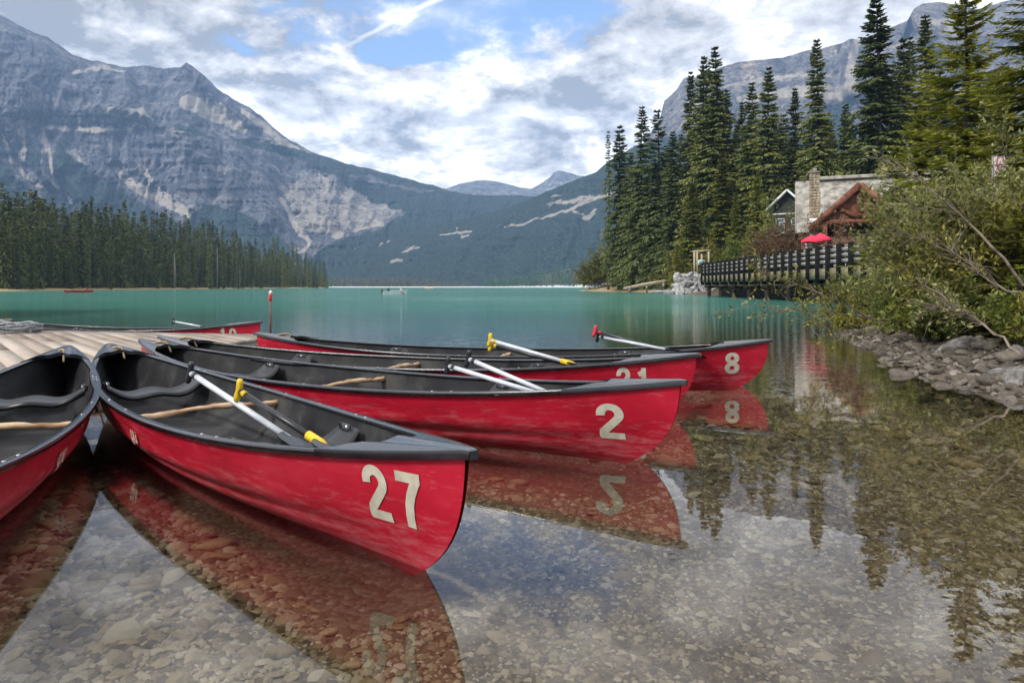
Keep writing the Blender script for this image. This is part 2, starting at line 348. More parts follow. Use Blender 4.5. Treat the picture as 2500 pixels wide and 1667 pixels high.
# ---------------------------------------------------------------- water
def water_material():
    m, nt, N, L, out = newmat('lake_water')
    geo = N('ShaderNodeNewGeometry'); sp = N('ShaderNodeSeparateXYZ'); L(geo.outputs['Position'], sp.inputs[0])
    def mr(v, a, b, lo=0, hi=1):
        n = N('ShaderNodeMapRange'); n.interpolation_type = 'SMOOTHSTEP'; L(v, n.inputs[0])
        for k, q in enumerate((a, b, lo, hi)): n.inputs[k + 1].default_value = q
        return n.outputs[0]
    def M(op, a, b=None):
        n = N('ShaderNodeMath'); n.operation = op
        for i, v in enumerate((a, b)):
            if v is None: continue
            if isinstance(v, (int, float)): n.inputs[i].default_value = v
            else: L(v, n.inputs[i])
        return n.outputs[0]
    def noise(sc, st, det=3, rough=.5):
        mp = N('ShaderNodeMapping'); L(geo.outputs['Position'], mp.inputs[0]); mp.inputs[3].default_value = st
        n = N('ShaderNodeTexNoise'); L(mp.outputs[0], n.inputs[0]); n.inputs['Scale'].default_value = sc; n.inputs['Detail'].default_value = det
        n.inputs['Roughness'].default_value = rough; return n.outputs[0]
    # ripples: still in the shallows, wind-ruffled further out
    n_small = noise(5.0, (.45, 1, 1), 4); n_mid = noise(1.1, (.4, 1, 1), 4); n_big = noise(.12, (.35, 1, 1), 3)
    amp_near = mr(sp.outputs[1], 4.5, 13, 0.00, 1)
    patch = mr(noise(.03, (.3, 1, 1), 3), .42, .62)
    amp_far = M('MULTIPLY', mr(sp.outputs[1], 14, 45), M('ADD', M('MULTIPLY', patch, 1.5), .35))
    h = M('ADD', M('MULTIPLY', M('MULTIPLY', n_small, .0085), M('ADD', amp_near, .02)), M('MULTIPLY', M('MULTIPLY', n_mid, .055), amp_far))
    h = M('ADD', h, M('MULTIPLY', n_mid, .0016))
    b = N('ShaderNodeBump'); b.inputs['Strength'].default_value = 1; b.inputs['Distance'].default_value = 1.0; L(h, b.inputs['Height'])
    fr = N('ShaderNodeFresnel'); fr.inputs['IOR'].default_value = 1.35; L(b.outputs[0], fr.inputs['Normal'])
    frs = M('MINIMUM', M('MULTIPLY', M('MULTIPLY', fr.outputs[0], mr(sp.outputs[1], 2.5, 6, 1.28, 1.42)), mr(sp.outputs[1], 9, 30, 1, .64)), mr(sp.outputs[1], 9, 40, .88, .48))
    gl = N('ShaderNodeBsdfGlossy'); gl.inputs['Color'].default_value = (1, 1, 1, 1); L(b.outputs[0], gl.inputs['Normal'])
    L(mr(sp.outputs[1], 8, 60, .0, .10), gl.inputs['Roughness'])
    tr = N('ShaderNodeBsdfTransparent'); tr.inputs[0].default_value = (.92, .91, .83, 1)
    df = N('ShaderNodeBsdfDiffuse')
    tc_ = rampnode(nt, noise(.05, (.4, 1, 1), 3), [(.3, (.045, .165, .135)), (.7, (.075, .225, .185))])
    L(tc_, df.inputs[0])
    # cloudy glacial water hides the bed where it gets deep
    edge = M('ADD', sp.outputs[1], M('MULTIPLY', M('SUBTRACT', noise(.25, (1, 1, 1), 3), .5), 5))
    edge = M('SUBTRACT', edge, M('MULTIPLY', M('MAXIMUM', sp.outputs[0], 0), .55))
    turb = mr(edge, 7.5, 17, 0, 1)
    m1 = N('ShaderNodeMixShader'); L(turb, m1.inputs[0]); L(tr.outputs[0], m1.inputs[1]); L(df.outputs[0], m1.inputs[2])
    m2 = N('ShaderNodeMixShader'); L(frs, m2.inputs[0]); L(m1.outputs[0], m2.inputs[1]); L(gl.outputs[0], m2.inputs[2])
    L(m2.outputs[0], out.inputs[0]); return m
def build_water():
    V = []; Fs = []
    xs = [-700, 420]; 
    V = [(-700, -8, 0), (420, -8, 0), (420, 900, 0), (-700, 900, 0)]
    me = mesh('lake_water', V, [[0, 1, 2, 3]], water_material())
    return link('lake_water', me, kind='structure')
build_water()

# ---------------------------------------------------------------- mountains
def poly_mask(X, Y, poly, soft):
    """1 inside a polygon given in the 2352-wide view, soft edge in the same units"""
    best = np.full(X.shape, 1e9); inside = np.zeros(X.shape, bool); n = len(poly)
    for i in range(n):
        ax, ay = poly[i]; bx, by = poly[(i + 1) % n]
        dx, dy = bx - ax, by - ay; L2 = dx * dx + dy * dy + 1e-9
        t = np.clip(((X - ax) * dx + (Y - ay) * dy) / L2, 0, 1); best = np.minimum(best, np.hypot(X - ax - t * dx, Y - ay - t * dy))
        inside ^= ((ay > Y) != (by > Y)) & (X < ax + (Y - ay) * dx / (dy if dy else 1e-9))
    sd = np.where(inside, best, -best); return ss(-soft, soft, sd)
def line_mask(X, Y, pts, w):
    best = np.full(X.shape, 1e9)
    for k in range(len(pts) - 1):
        ax, ay, wa = pts[k]; bx, by, wb = pts[k + 1]
        dx, dy = bx - ax, by - ay; L2 = dx * dx + dy * dy
        t = np.clip(((X - ax) * dx + (Y - ay) * dy) / L2, 0, 1)
        best = np.minimum(best, np.hypot(X - ax - t * dx, Y - ay - t * dy) / ((wa + (wb - wa) * t) * w))
    return ss(1.3, .5, best)
def mountain_material(name, rock, scree, forest, strata=0.0, spec=.2, fscale=.17):
    m, nt, N, L, out = newmat(name)
    tc = N('ShaderNodeTexCoord')
    def noise(s, st=(1, 1, 1), d=8, r=.6):
        mp = N('ShaderNodeMapping'); L(tc.outputs['Object'], mp.inputs[0]); mp.inputs[3].default_value = st
        n = N('ShaderNodeTexNoise'); L(mp.outputs[0], n.inputs[0]); n.inputs['Scale'].default_value = s; n.inputs['Detail'].default_value = d; n.inputs['Roughness'].default_value = r; return n.outputs[0]
    def attr(k): a = N('ShaderNodeAttribute'); a.attribute_name = k; return a.outputs['Fac']
    def mix(f, a, b):
        n = N('ShaderNodeMixRGB'); L(f, n.inputs[0]); L(a, n.inputs[1]); L(b, n.inputs[2]); return n.outputs[0]
    rk = rampnode(nt, noise(.012, (1, 1, .6)), rock)
    vert = rampnode(nt, noise(.03, (1, 1, .14), 6, .65), [(.36, (.30, .30, .33)), (.5, (.8, .8, .82)), (.64, (1.3, 1.26, 1.2))])
    hor = rampnode(nt, noise(.035, (.08, .08, 1), 5), [(.40, (.55, .55, .6)), (.52, (1, 1, 1)), (.64, (1.25, 1.2, 1.14))])
    def mul(a, b, f=1.0):
        n = N('ShaderNodeMixRGB'); n.blend_type = 'MULTIPLY'; n.inputs[0].default_value = f; L(a, n.inputs[1]); L(b, n.inputs[2]); return n.outputs[0]
    fine = rampnode(nt, noise(.13, (1, 1, .4), 5, .75), [(.38, (.25, .25, .27)), (.5, (.95, .95, .95)), (.60, (1.5, 1.46, 1.4))])
    rk = mul(rk, vert, .9); rk = mul(rk, hor, .75); rk = mul(rk, fine, .9)
    sc = rampnode(nt, noise(.02, (1, 1, .4)), scree)
    fo = rampnode(nt, noise(fscale, (1, 1, .35), 5, .7), forest)
    cut = N('ShaderNodeMath'); cut.operation = 'ADD'; L(attr('scree'), cut.inputs[0])
    s2 = N('ShaderNodeMath'); s2.operation = 'MULTIPLY_ADD'; L(noise(.07, (1, 1, .3), 9, .75), s2.inputs[0]); s2.inputs[1].default_value = 2.4; s2.inputs[2].default_value = -1.2; L(s2.outputs[0], cut.inputs[1])
    mrs = N('ShaderNodeMapRange'); L(cut.outputs[0], mrs.inputs[0]); mrs.inputs[1].default_value = .30; mrs.inputs[2].default_value = .70
    c = mix(mrs.outputs[0], rk, sc)
    f1 = N('ShaderNodeMath'); f1.operation = 'ADD'; L(attr('forest'), f1.inputs[0])
    f2 = N('ShaderNodeMath'); f2.operation = 'MULTIPLY_ADD'; L(noise(.035, (1, 1, .8), 8, .7), f2.inputs[0]); f2.inputs[1].default_value = 1.9; f2.inputs[2].default_value = -.95; L(f2.outputs[0], f1.inputs[1])
    mrf = N('ShaderNodeMapRange'); L(f1.outputs[0], mrf.inputs[0]); mrf.inputs[1].default_value = .40; mrf.inputs[2].default_value = .60
    c = mix(mrf.outputs[0], c, fo)
    p = N('ShaderNodeBsdfPrincipled'); L(c, p.inputs['Base Color']); p.inputs['Roughness'].default_value = .95; p.inputs['Specular IOR Level'].default_value = spec
    b = N('ShaderNodeBump'); b.inputs['Strength'].default_value = 1; b.inputs['Distance'].default_value = 16
    bh = N('ShaderNodeMath'); bh.operation = 'ADD'; L(noise(.035, (1, 1, .3), 8, .65), bh.inputs[0]); L(noise(.03, (.2, .2, 1), 6), bh.inputs[1])
    L(bh.outputs[0], b.inputs['Height']); L(b.outputs[0], p.inputs['Normal'])
    L(p.outputs[0], out.inputs[0]); return m
def mountain(name, ridge, base_y, Db, Dr, mat, nx, ny, amp, masks, seed, gamma=1.0, jag=3.0, gully=1.0, base_x=None, shape=None):
    """a slope from its foot (distance Db) up to its ridge line (distance Dr), with a back slope behind the ridge"""
    rx = np.array([p[0] for p in ridge], float); ry = np.array([p[1] for p in ridge], float)
    x = np.linspace(rx[0], rx[-1], nx); r = np.interp(x, rx, ry)
    jn = (fbm(x * .035, x * 0 + 3, 4, seed) - .5) * jag * 2 + (fbm(x * .15, x * 0 + 8, 3, seed + 5) - .5) * jag * .8
    r = r + jn
    if callable(base_y): b = base_y(x)
    else: b = np.full(nx, float(base_y))
    b = np.maximum(b, r + 3)
    t = np.linspace(0, 1, ny)
    X = np.repeat(x[:, None], ny, 1); T = np.repeat(t[None, :], nx, 0)
    Yp = b[:, None] + (r - b)[:, None] * T
    D = Db + (Dr - Db) * T ** gamma
    if shape is not None: D = D + shape(X, Yp)
    env = np.sin(np.pi * np.clip(T, .02, .98)) ** .35
    u = X / 60.0; v = Yp / 60.0
    wx = (fbm(u * .8, v * .8, 3, seed + 40) - .5) * 1.6
    g = fbm((u + wx * .6 + v * .35) * 1.5, v * .45 + wx, 6, seed + 50, .55, True)
    g2 = fbm(u * 4 + wx, v * 1.1, 5, seed + 60, .55, True)
    st = fbm(u * .5 + 3, v * 6 + wx, 4, seed + 70)
    big = fbm(u * .4, v * .4, 3, seed + 80)
    D = D - env * amp * (gully * (g - .5) * 1.4 + (g2 - .5) * .5 * gully + (st - .5) * .45 + (big - .5) * 2.2)
    px = X * D2S; py = Yp * D2S
    VX = (px - CX) / F * D; VZ = H - (py - HOR) / F * D
    # back slope
    back = np.stack([VX[:, -1] * 1.0 + 0, D[:, -1] + 260, VZ[:, -1] * .55], -1)
    V = np.concatenate([np.stack([VX, D, VZ], -1), back[:, None, :]], 1); nyy = ny + 1
    i = np.arange(nx - 1)[:, None]; j = np.arange(nyy - 1)[None, :]
    Fq = np.stack([i * nyy + j, (i + 1) * nyy + j, (i + 1) * nyy + j + 1, i * nyy + j + 1], -1).reshape(-1, 4)
    w1 = (fbm(X / 14, Yp / 14, 4, seed + 90) - .5) * 22; w2 = (fbm(X / 14 + 50, Yp / 14, 4, seed + 91) - .5) * 22
    fo, scr = masks(X + w1 * .6, Yp + w2 * .6, X, Yp)
    fo = np.concatenate([fo, fo[:, -1:]], 1); scr = np.concatenate([scr, scr[:, -1:]], 1)
    me = mesh(name, V.reshape(-1, 3), Fq, mat, True, attrs={'forest': fo.ravel(), 'scree': scr.ravel()})
    return link(name, me, kind='structure')

ROCK = [(.30, (.060, .070, .095)), (.5, (.130, .138, .165)), (.68, (.22, .213, .215))]
SCREE = [(.3, (.27, .245, .215)), (.7, (.40, .36, .31))]
FOREST = [(.38, (.001, .005, .007)), (.5, (.014, .032, .032)), (.62, (.055, .088, .070))]  # greens pushed slightly towards blue: distance haze put into the colour
m_left = mountain_material('left_mountain_rock', ROCK, SCREE, FOREST)
m_mid = mountain_material('valley_slope_cover', ROCK, SCREE, FOREST, fscale=.22)
m_right = mountain_material('right_mountain_rock', [(.30, (.10, .105, .13)), (.5, (.19, .19, .205)), (.68, (.32, .28, .24))], SCREE, FOREST)
m_far = mountain_material('far_peak_rock', [(.3, (.16, .17, .18)), (.7, (.26, .27, .28))], SCREE, FOREST)

def masks_left(X, Y, X0, Y0):
    f = np.zeros_like(X)
    f = np.maximum(f, poly_mask(X, Y, [(-400, 345), (0, 365), (30, 395), (70, 445), (110, 500), (-400, 620)], 8))
    f = np.maximum(f, poly_mask(X, Y, [(62, 320), (82, 330), (98, 400), (150, 452), (175, 500), (60, 500), (110, 440), (62, 372)], 8))
    f = np.maximum(f, poly_mask(X, Y, [(128, 318), (165, 360), (260, 430), (420, 520), (620, 600), (200, 600), (165, 460), (120, 390)], 8))
    f = np.maximum(f, poly_mask(X, Y, [(480, 470), (560, 490), (640, 540), (700, 600), (420, 640), (430, 500)], 7))
    f = np.maximum(f, line_mask(X, Y, [(402, 290, 4), (440, 298, 7), (490, 318, 3)], 1.2) * .95)
    f = np.maximum(f, line_mask(X, Y, [(530, 318, 3), (620, 340, 9), (690, 356, 11), (780, 395, 13), (860, 440, 24), (980, 470, 30)], 1.15))
    f = np.maximum(f, poly_mask(X, Y, [(700, 338), (800, 376), (930, 410), (1040, 440), (1200, 448), (1500, 460), (1500, 700), (690, 700), (720, 585), (790, 545), (870, 530),
                                       (930, 490), (940, 462), (830, 430), (760, 382)], 9))
    f = np.where((X0 > 300) & (X0 < 330) & (Y0 < 260), 0, f)
    # tongues of bare rock within
    f = f * (1 - line_mask(X, Y, [(806, 405, 3), (850, 412, 9), (885, 418, 3)], 1.0))
    f = f * (1 - line_mask(X, Y, [(895, 425, 2), (960, 435, 7), (1000, 440, 2)], .8))
    s = np.zeros_like(X)
    for ln in ([(4, 310, 5), (28, 372, 6), (70, 415, 5), (110, 440, 4), (170, 468, 4)],
               [(50, 300, 10), (60, 330, 6), (48, 370, 3)],
               [(88, 285, 12), (105, 330, 9), (122, 395, 5), (130, 430, 6), (170, 466, 4)],
               [(175, 350, 5), (200, 395, 4), (240, 430, 4), (330, 480, 3)],
               [(265, 385, 6), (300, 420, 12), (360, 455, 13), (430, 495, 7), (480, 530, 3)],
               [(330, 385, 5), (350, 430, 8), (420, 480, 9), (470, 505, 4)],
               [(645, 455, 5), (690, 540, 8), (712, 555, 6), (700, 572, 5), (684, 582, 3)],
               [(690, 470, 9), (730, 505, 16), (775, 536, 13)], [(735, 400, 3), (752, 415, 5), (750, 440, 3)],
               [(560, 255, 8), (640, 320, 10), (700, 352, 4)], [(430, 235, 20), (500, 260, 26), (560, 300, 10)],
               [(255, 255, 12), (320, 262, 14), (350, 275, 5)], [(170, 170, 4), (230, 155, 6), (285, 165, 4)],
               [(0, 275, 10), (100, 290, 8), (230, 300, 6), (330, 290, 5)], [(850, 500, 6), (880, 515, 5), (810, 528, 5)]):
        s = np.maximum(s, line_mask(X, Y, ln, 1.0))
    s = np.maximum(s, .55 * poly_mask(X, Y, [(640, 430), (700, 400), (760, 405), (830, 440), (930, 460), (930, 485), (860, 525), (780, 530), (690, 540)], 10))
    # broken ledges of scrub
    return f, s
def left_shape(X, Y):
    s = 0
    # the near summit buttress stands in front of the farther, rounder top; deep chutes below
    s = s - 120 * poly_mask(X, Y, [(-500, 20), (0, 30), (150, 110), (300, 150), (318, 240), (340, 270), (-500, 270)], 26)
    s = s + 45 * line_mask(X, Y, [(88, 285, 12), (105, 330, 12), (122, 395, 9), (170, 466, 9)], 1.8)
    s = s + 45 * line_mask(X, Y, [(4, 310, 8), (28, 372, 9), (110, 440, 9), (170, 468, 9)], 1.8)
    s = s + 40 * line_mask(X, Y, [(265, 385, 10), (360, 455, 18), (480, 530, 9)], 1.5)
    s = s + 45 * line_mask(X, Y, [(645, 455, 10), (690, 540, 14), (775, 536, 12)], 1.5)
    s = s - 60 * line_mask(X, Y, [(430, 150, 4), (500, 210, 20), (640, 300, 25), (800, 400, 25)], 1.5)
    s = s - 60 * line_mask(X, Y, [(400, 300, 12), (520, 380, 40), (600, 470, 40)], 1.5)
    return s
RIDGE_L = [(-420, -140), (-200, -60), (-60, 5), (0, 35), (60, 68), (110, 85), (150, 115), (170, 128), (185, 130), (210, 140), (260, 150), (290, 154), (330, 151), (380, 157), (415, 154),
           (429, 143), (440, 152), (470, 175), (500, 205), (540, 230), (600, 265), (640, 303), (670, 325), (720, 350), (800, 377), (860, 390), (930, 408), (1000, 428),
           (1040, 440), (1110, 449), (1190, 449), (1260, 452), (1420, 470), (1560, 500)]
mountain('left_mountain', RIDGE_L, 668, 930, 2200, m_left, 700, 250, 90, masks_left, 21, gamma=.9, jag=3.0, shape=left_shape)
def masks_mid(X, Y, X0, Y0):
    f = np.ones_like(X)
    bare = np.zeros_like(X)
    for ln in ([(1045, 515, 2), (1062, 545, 5), (1078, 538, 3)], [(1140, 520, 2), (1200, 515, 4), (1240, 500, 3), (1290, 488, 5), (1375, 452, 8), (1460, 430, 8)],
               [(1260, 470, 6), (1330, 458, 10), (1400, 450, 6)], [(1320, 485, 6), (1350, 500, 10), (1370, 480, 5)],
               [(925, 580, 4), (940, 573, 8), (960, 568, 4)], [(865, 565, 5), (880, 557, 7), (893, 552, 4)], [(770, 568, 4), (790, 570, 3)], [(900, 600, 5), (925, 598, 5)],
               [(1010, 540, 3), (1060, 532, 4), (1085, 530, 3)], [(800, 560, 4), (815, 572, 4)], [(740, 590, 5), (775, 596, 5)],
               [(1150, 455, 3), (1162, 452, 4)], [(1270, 452, 3), (1290, 448, 4)]):
        bare = np.maximum(bare, line_mask(X, Y, ln, .85))
    return f * (1 - bare * .66), bare * .75
RIDGE_M = [(640, 600), (720, 585), (800, 566), (900, 545), (980, 522), (1080, 500), (1180, 472), (1240, 447), (1290, 425), (1330, 410), (1370, 396), (1392, 374), (1450, 340), (1530, 315),
           (1700, 300), (2000, 290), (2600, 260)]
mountain('valley_slope', RIDGE_M, 668, 905, 1500, m_mid, 360, 110, 40, masks_mid, 33, jag=2.0)
def masks_right(X, Y, X0, Y0):
    f = ss(.0, 1, (Y - 300) / 150) * 1.0
    f = np.maximum(f, poly_mask(X, Y, [(1880, 250), (1960, 225), (1960, 300), (1850, 300)], 10))
    s = np.zeros_like(X)
    for ln in ([(1980, 60, 8), (1960, 130, 12), (1950, 200, 16)], [(2180, 60, 7), (2200, 90, 5), (2220, 110, 4)], [(2150, 50, 10), (2250, 48, 10)], [(1660, 200, 4), (1750, 185, 6), (1850, 170, 4)],
               [(2180, 155, 14), (2230, 140, 14)], [(1700, 230, 8), (1850, 210, 16), (1930, 215, 20)]):
        s = np.maximum(s, line_mask(X, Y, ln, 1.0))
    return f, s * .8
RIDGE_R = [(1400, 420), (1470, 340), (1518, 270), (1524, 235), (1555, 205), (1572, 178), (1600, 178), (1650, 158), (1700, 142), (1750, 138), (1800, 132), (1850, 118), (1900, 108), (1935, 100),
           (1955, 90), (1985, 92), (2010, 78), (2050, 62), (2085, 48), (2100, 20), (2120, 8), (2160, 4), (2200, 12), (2250, 22), (2290, 8), (2330, -2), (2420, -30), (2700, -90)]
mountain('right_mountain', RIDGE_R, 640, 960, 1900, m_right, 330, 150, 60, masks_right, 47, jag=2.5,
         shape=lambda X, Y: -80 * line_mask(X, Y, [(1940, 90, 10), (1960, 200, 20)], 1.5) - 100 * line_mask(X, Y, [(2090, 30, 10), (2200, 100, 40)], 1.5))
def masks_far(X, Y, X0, Y0): return np.where(Y0 > 436, .35, .0) + np.zeros_like(X), np.zeros_like(X)
RIDGE_F = [(980, 450), (1030, 431), (1060, 421), (1095, 414), (1115, 413), (1140, 417), (1170, 424), (1195, 431), (1220, 434), (1245, 420), (1262, 408), (1272, 396), (1285, 392), (1300, 395), (1330, 404), (1420, 410), (1600, 430)]
mountain('far_peaks', RIDGE_F, 470, 3350, 3700, m_far, 150, 30, 50, masks_far, 59, jag=1.0)

# ---------------------------------------------------------------- haze
def build_haze():
    m, nt, N, L, out = newmat('air')
    v = N('ShaderNodeVolumePrincipled'); v.inputs['Color'].default_value = (.37, .57, .92, 1); v.inputs['Density'].default_value = HAZE; v.inputs['Anisotropy'].default_value = 0.0
    L(v.outputs[0], out.inputs['Volume'])
    b = MB(); x0, x1, y0, y1, z0, z1 = -4400, 4400, -4400, 4400, -9, 1040
    b.add([(x, y, z) for z in (z0, z1) for y in (y0, y1) for x in (x0, x1)], [[0, 2, 3, 1], [4, 5, 7, 6], [0, 1, 5, 4], [2, 6, 7, 3], [0, 4, 6, 2], [1, 3, 7, 5]])
    o = b.build('haze', m); o['kind'] = 'stuff'; o.display_type = 'WIRE'
    o['label'] = 'thin blue haze in the air between the lake and the mountains'
HAZE = 1.65e-4
build_haze()
# ================================================================ CANOES
M_red = None
def red_hull_material():
    m, nt, N, L, out = newmat('red_hull_plastic')
    tc = N('ShaderNodeTexCoord'); oi = N('ShaderNodeObjectInfo')
    def noise(s, st, d=6, r=.6):
        mp = N('ShaderNodeMapping'); L(tc.outputs['Object'], mp.inputs[0]); mp.inputs[3].default_value = st
        L(off.outputs[0], mp.inputs[1])
        n = N('ShaderNodeTexNoise'); L(mp.outputs[0], n.inputs[0]); n.inputs['Scale'].default_value = s; n.inputs['Detail'].default_value = d; n.inputs['Roughness'].default_value = r; return n.outputs[0]
    off = N('ShaderNodeVectorMath'); off.operation = 'SCALE'; off.inputs[0].default_value = (37, 11, 5); L(oi.outputs['Random'], off.inputs['Scale'])
    base = rampnode(nt, noise(2.2, (1, 1, 2)), [(.3, (.36, .005, .020)), (.55, (.50, .009, .032)), (.75, (.58, .030, .060))])
    sep = N('ShaderNodeSeparateXYZ'); L(tc.outputs['Object'], sep.inputs[0])
    # dull scuffs, running lengthwise, mostly low on the hull
    sc = noise(5.5, (1.0, 3, 7), 12, .78); sc2 = noise(70, (.2, 1, 1), 4, .7)
    low = N('ShaderNodeMapRange'); L(sep.outputs[2], low.inputs[0]); low.inputs[1].default_value = .24; low.inputs[2].default_value = .08; low.inputs[3].default_value = 0; low.inputs[4].default_value = .12
    a = N('ShaderNodeMath'); a.operation = 'ADD'; L(sc, a.inputs[0]); L(low.outputs[0], a.inputs[1])
    r1 = N('ShaderNodeMapRange'); L(a.outputs[0], r1.inputs[0]); r1.inputs[1].default_value = .55; r1.inputs[2].default_value = .72
    s2 = N('ShaderNodeMath'); s2.operation = 'MULTIPLY'; L(r1.outputs[0], s2.inputs[0]); L(sc2, s2.inputs[1])
    mx = N('ShaderNodeMixRGB'); L(s2.outputs[0], mx.inputs[0]); L(base, mx.inputs[1]); mx.inputs[2].default_value = (.60, .20, .22, 1)
    p = N('ShaderNodeBsdfPrincipled'); L(mx.outputs[0], p.inputs['Base Color'])
    rr = N('ShaderNodeMapRange'); L(noise(5, (1, 1, 1)), rr.inputs[0]); rr.inputs[3].default_value = .30; rr.inputs[4].default_value = .58; L(rr.outputs[0], p.inputs['Roughness'])
    p.inputs['Specular IOR Level'].default_value = .35
    b = N('ShaderNodeBump'); b.inputs['Strength'].default_value = .25; b.inputs['Distance'].default_value = .004
    L(noise(14, (1, 1, 1), 4), b.inputs['Height']); L(b.outputs[0], p.inputs['Normal'])
    L(p.outputs[0], out.inputs[0]); return m
M_red = red_hull_material()
M_liner = pm('charcoal_liner', [(.2, (.008, .008, .010)), (.55, (.018, .018, .020)), (.9, (.055, .054, .052))], 2.2, .55, .25, detail=8, bscale=80, bdist=.002, rough2=.7, spec=.22)
M_trim = pm('black_gunwale_plastic', [(.2, (.005, .0055, .007)), (.9, (.016, .017, .021))], 6, .16, .15, bscale=60, bdist=.0004, rough2=.34, spec=.7, coat=.4)
M_seat = pm('dark_seat_plastic', [(.2, (.006, .0065, .008)), (.9, (.020, .021, .024))], 6, .36, .2, bscale=90, bdist=.001, spec=.5)
M_ash = pm('pale_ash_wood', [(.2, (.28, .15, .07)), (.5, (.48, .30, .17)), (.85, (.62, .43, .27))], 6, .6, .4, stretch=(6, 1, 6), bscale=20, bdist=.004)
M_rope = pm('tan_rope', [(.2, (.25, .17, .08)), (.8, (.52, .40, .24))], 60, .85, .6, bscale=120, bdist=.003)
M_num = pm('cream_number_vinyl', [(.2, (.50, .46, .36)), (.8, (.66, .61, .50))], 12, .5)
M_sticker = pm('worn_white_lettering', [(.25, (.60, .35, .28)), (.5, (.72, .58, .48)), (.8, (.78, .68, .58))], 60, .5)
M_bolt = pm('bright_screw_head', [(.2, (.6, .62, .65)), (.8, (.8, .8, .82))], 10, .25, metal=1)

CL, CB, CE, CDR = 5.4, .90, .445, .06
def c_sheer(s): return .285 + (CE - .285) * abs(s) ** 2.3
def c_keel(s): return -CDR + .015 * abs(s) ** 4
def c_w(s): return CB / 2 * max(0, 1 - abs(s) ** 2.05) ** .88 + .008
def c_lf(v): return 1 - .016 * (1 - v) - .105 * (1 - v) ** 3.2
def c_S(s, v):
    a = .24 + .34 * abs(s) ** 2.5
    q = v ** a
    bulge = .035 * math.exp(-((v - .50) / .10) ** 2) * (1 - abs(s) ** 2)          # tumblehome above a soft chine
    notch = -.050 * math.exp(-((v - .33) / .05) ** 2) * (1 - abs(s) ** 3)
    return min(q * (1.0 + .02 * math.sin(math.pi * v)) + bulge + notch, 1.06)
def hull_pt(s, v, side, off=0.0):
    z0, z1 = c_keel(s), c_sheer(s); z = z0 + (z1 - z0) * v
    return Vector((s * CL / 2 * c_lf(v), side * (c_w(s) * c_S(s, v) + off), z))
def hull_at(x, z, side, off=.004):
    s = x / (CL / 2)
    for _ in range(8):
        v = min(max((z - c_keel(s)) / (c_sheer(s) - c_keel(s)), .001), 1); s = x / (CL / 2 * c_lf(v))
    s = max(-.9995, min(.9995, s)); return hull_pt(s, v, side, off)
NS, NV = 72, 28
SS = [math.sin((i / (NS - 1) - .5) * math.pi) * .55 + (i / (NS - 1) * 2 - 1) * .45 for i in range(NS)]
VV = [(j / (NV - 1)) ** 1.7 for j in range(NV)]
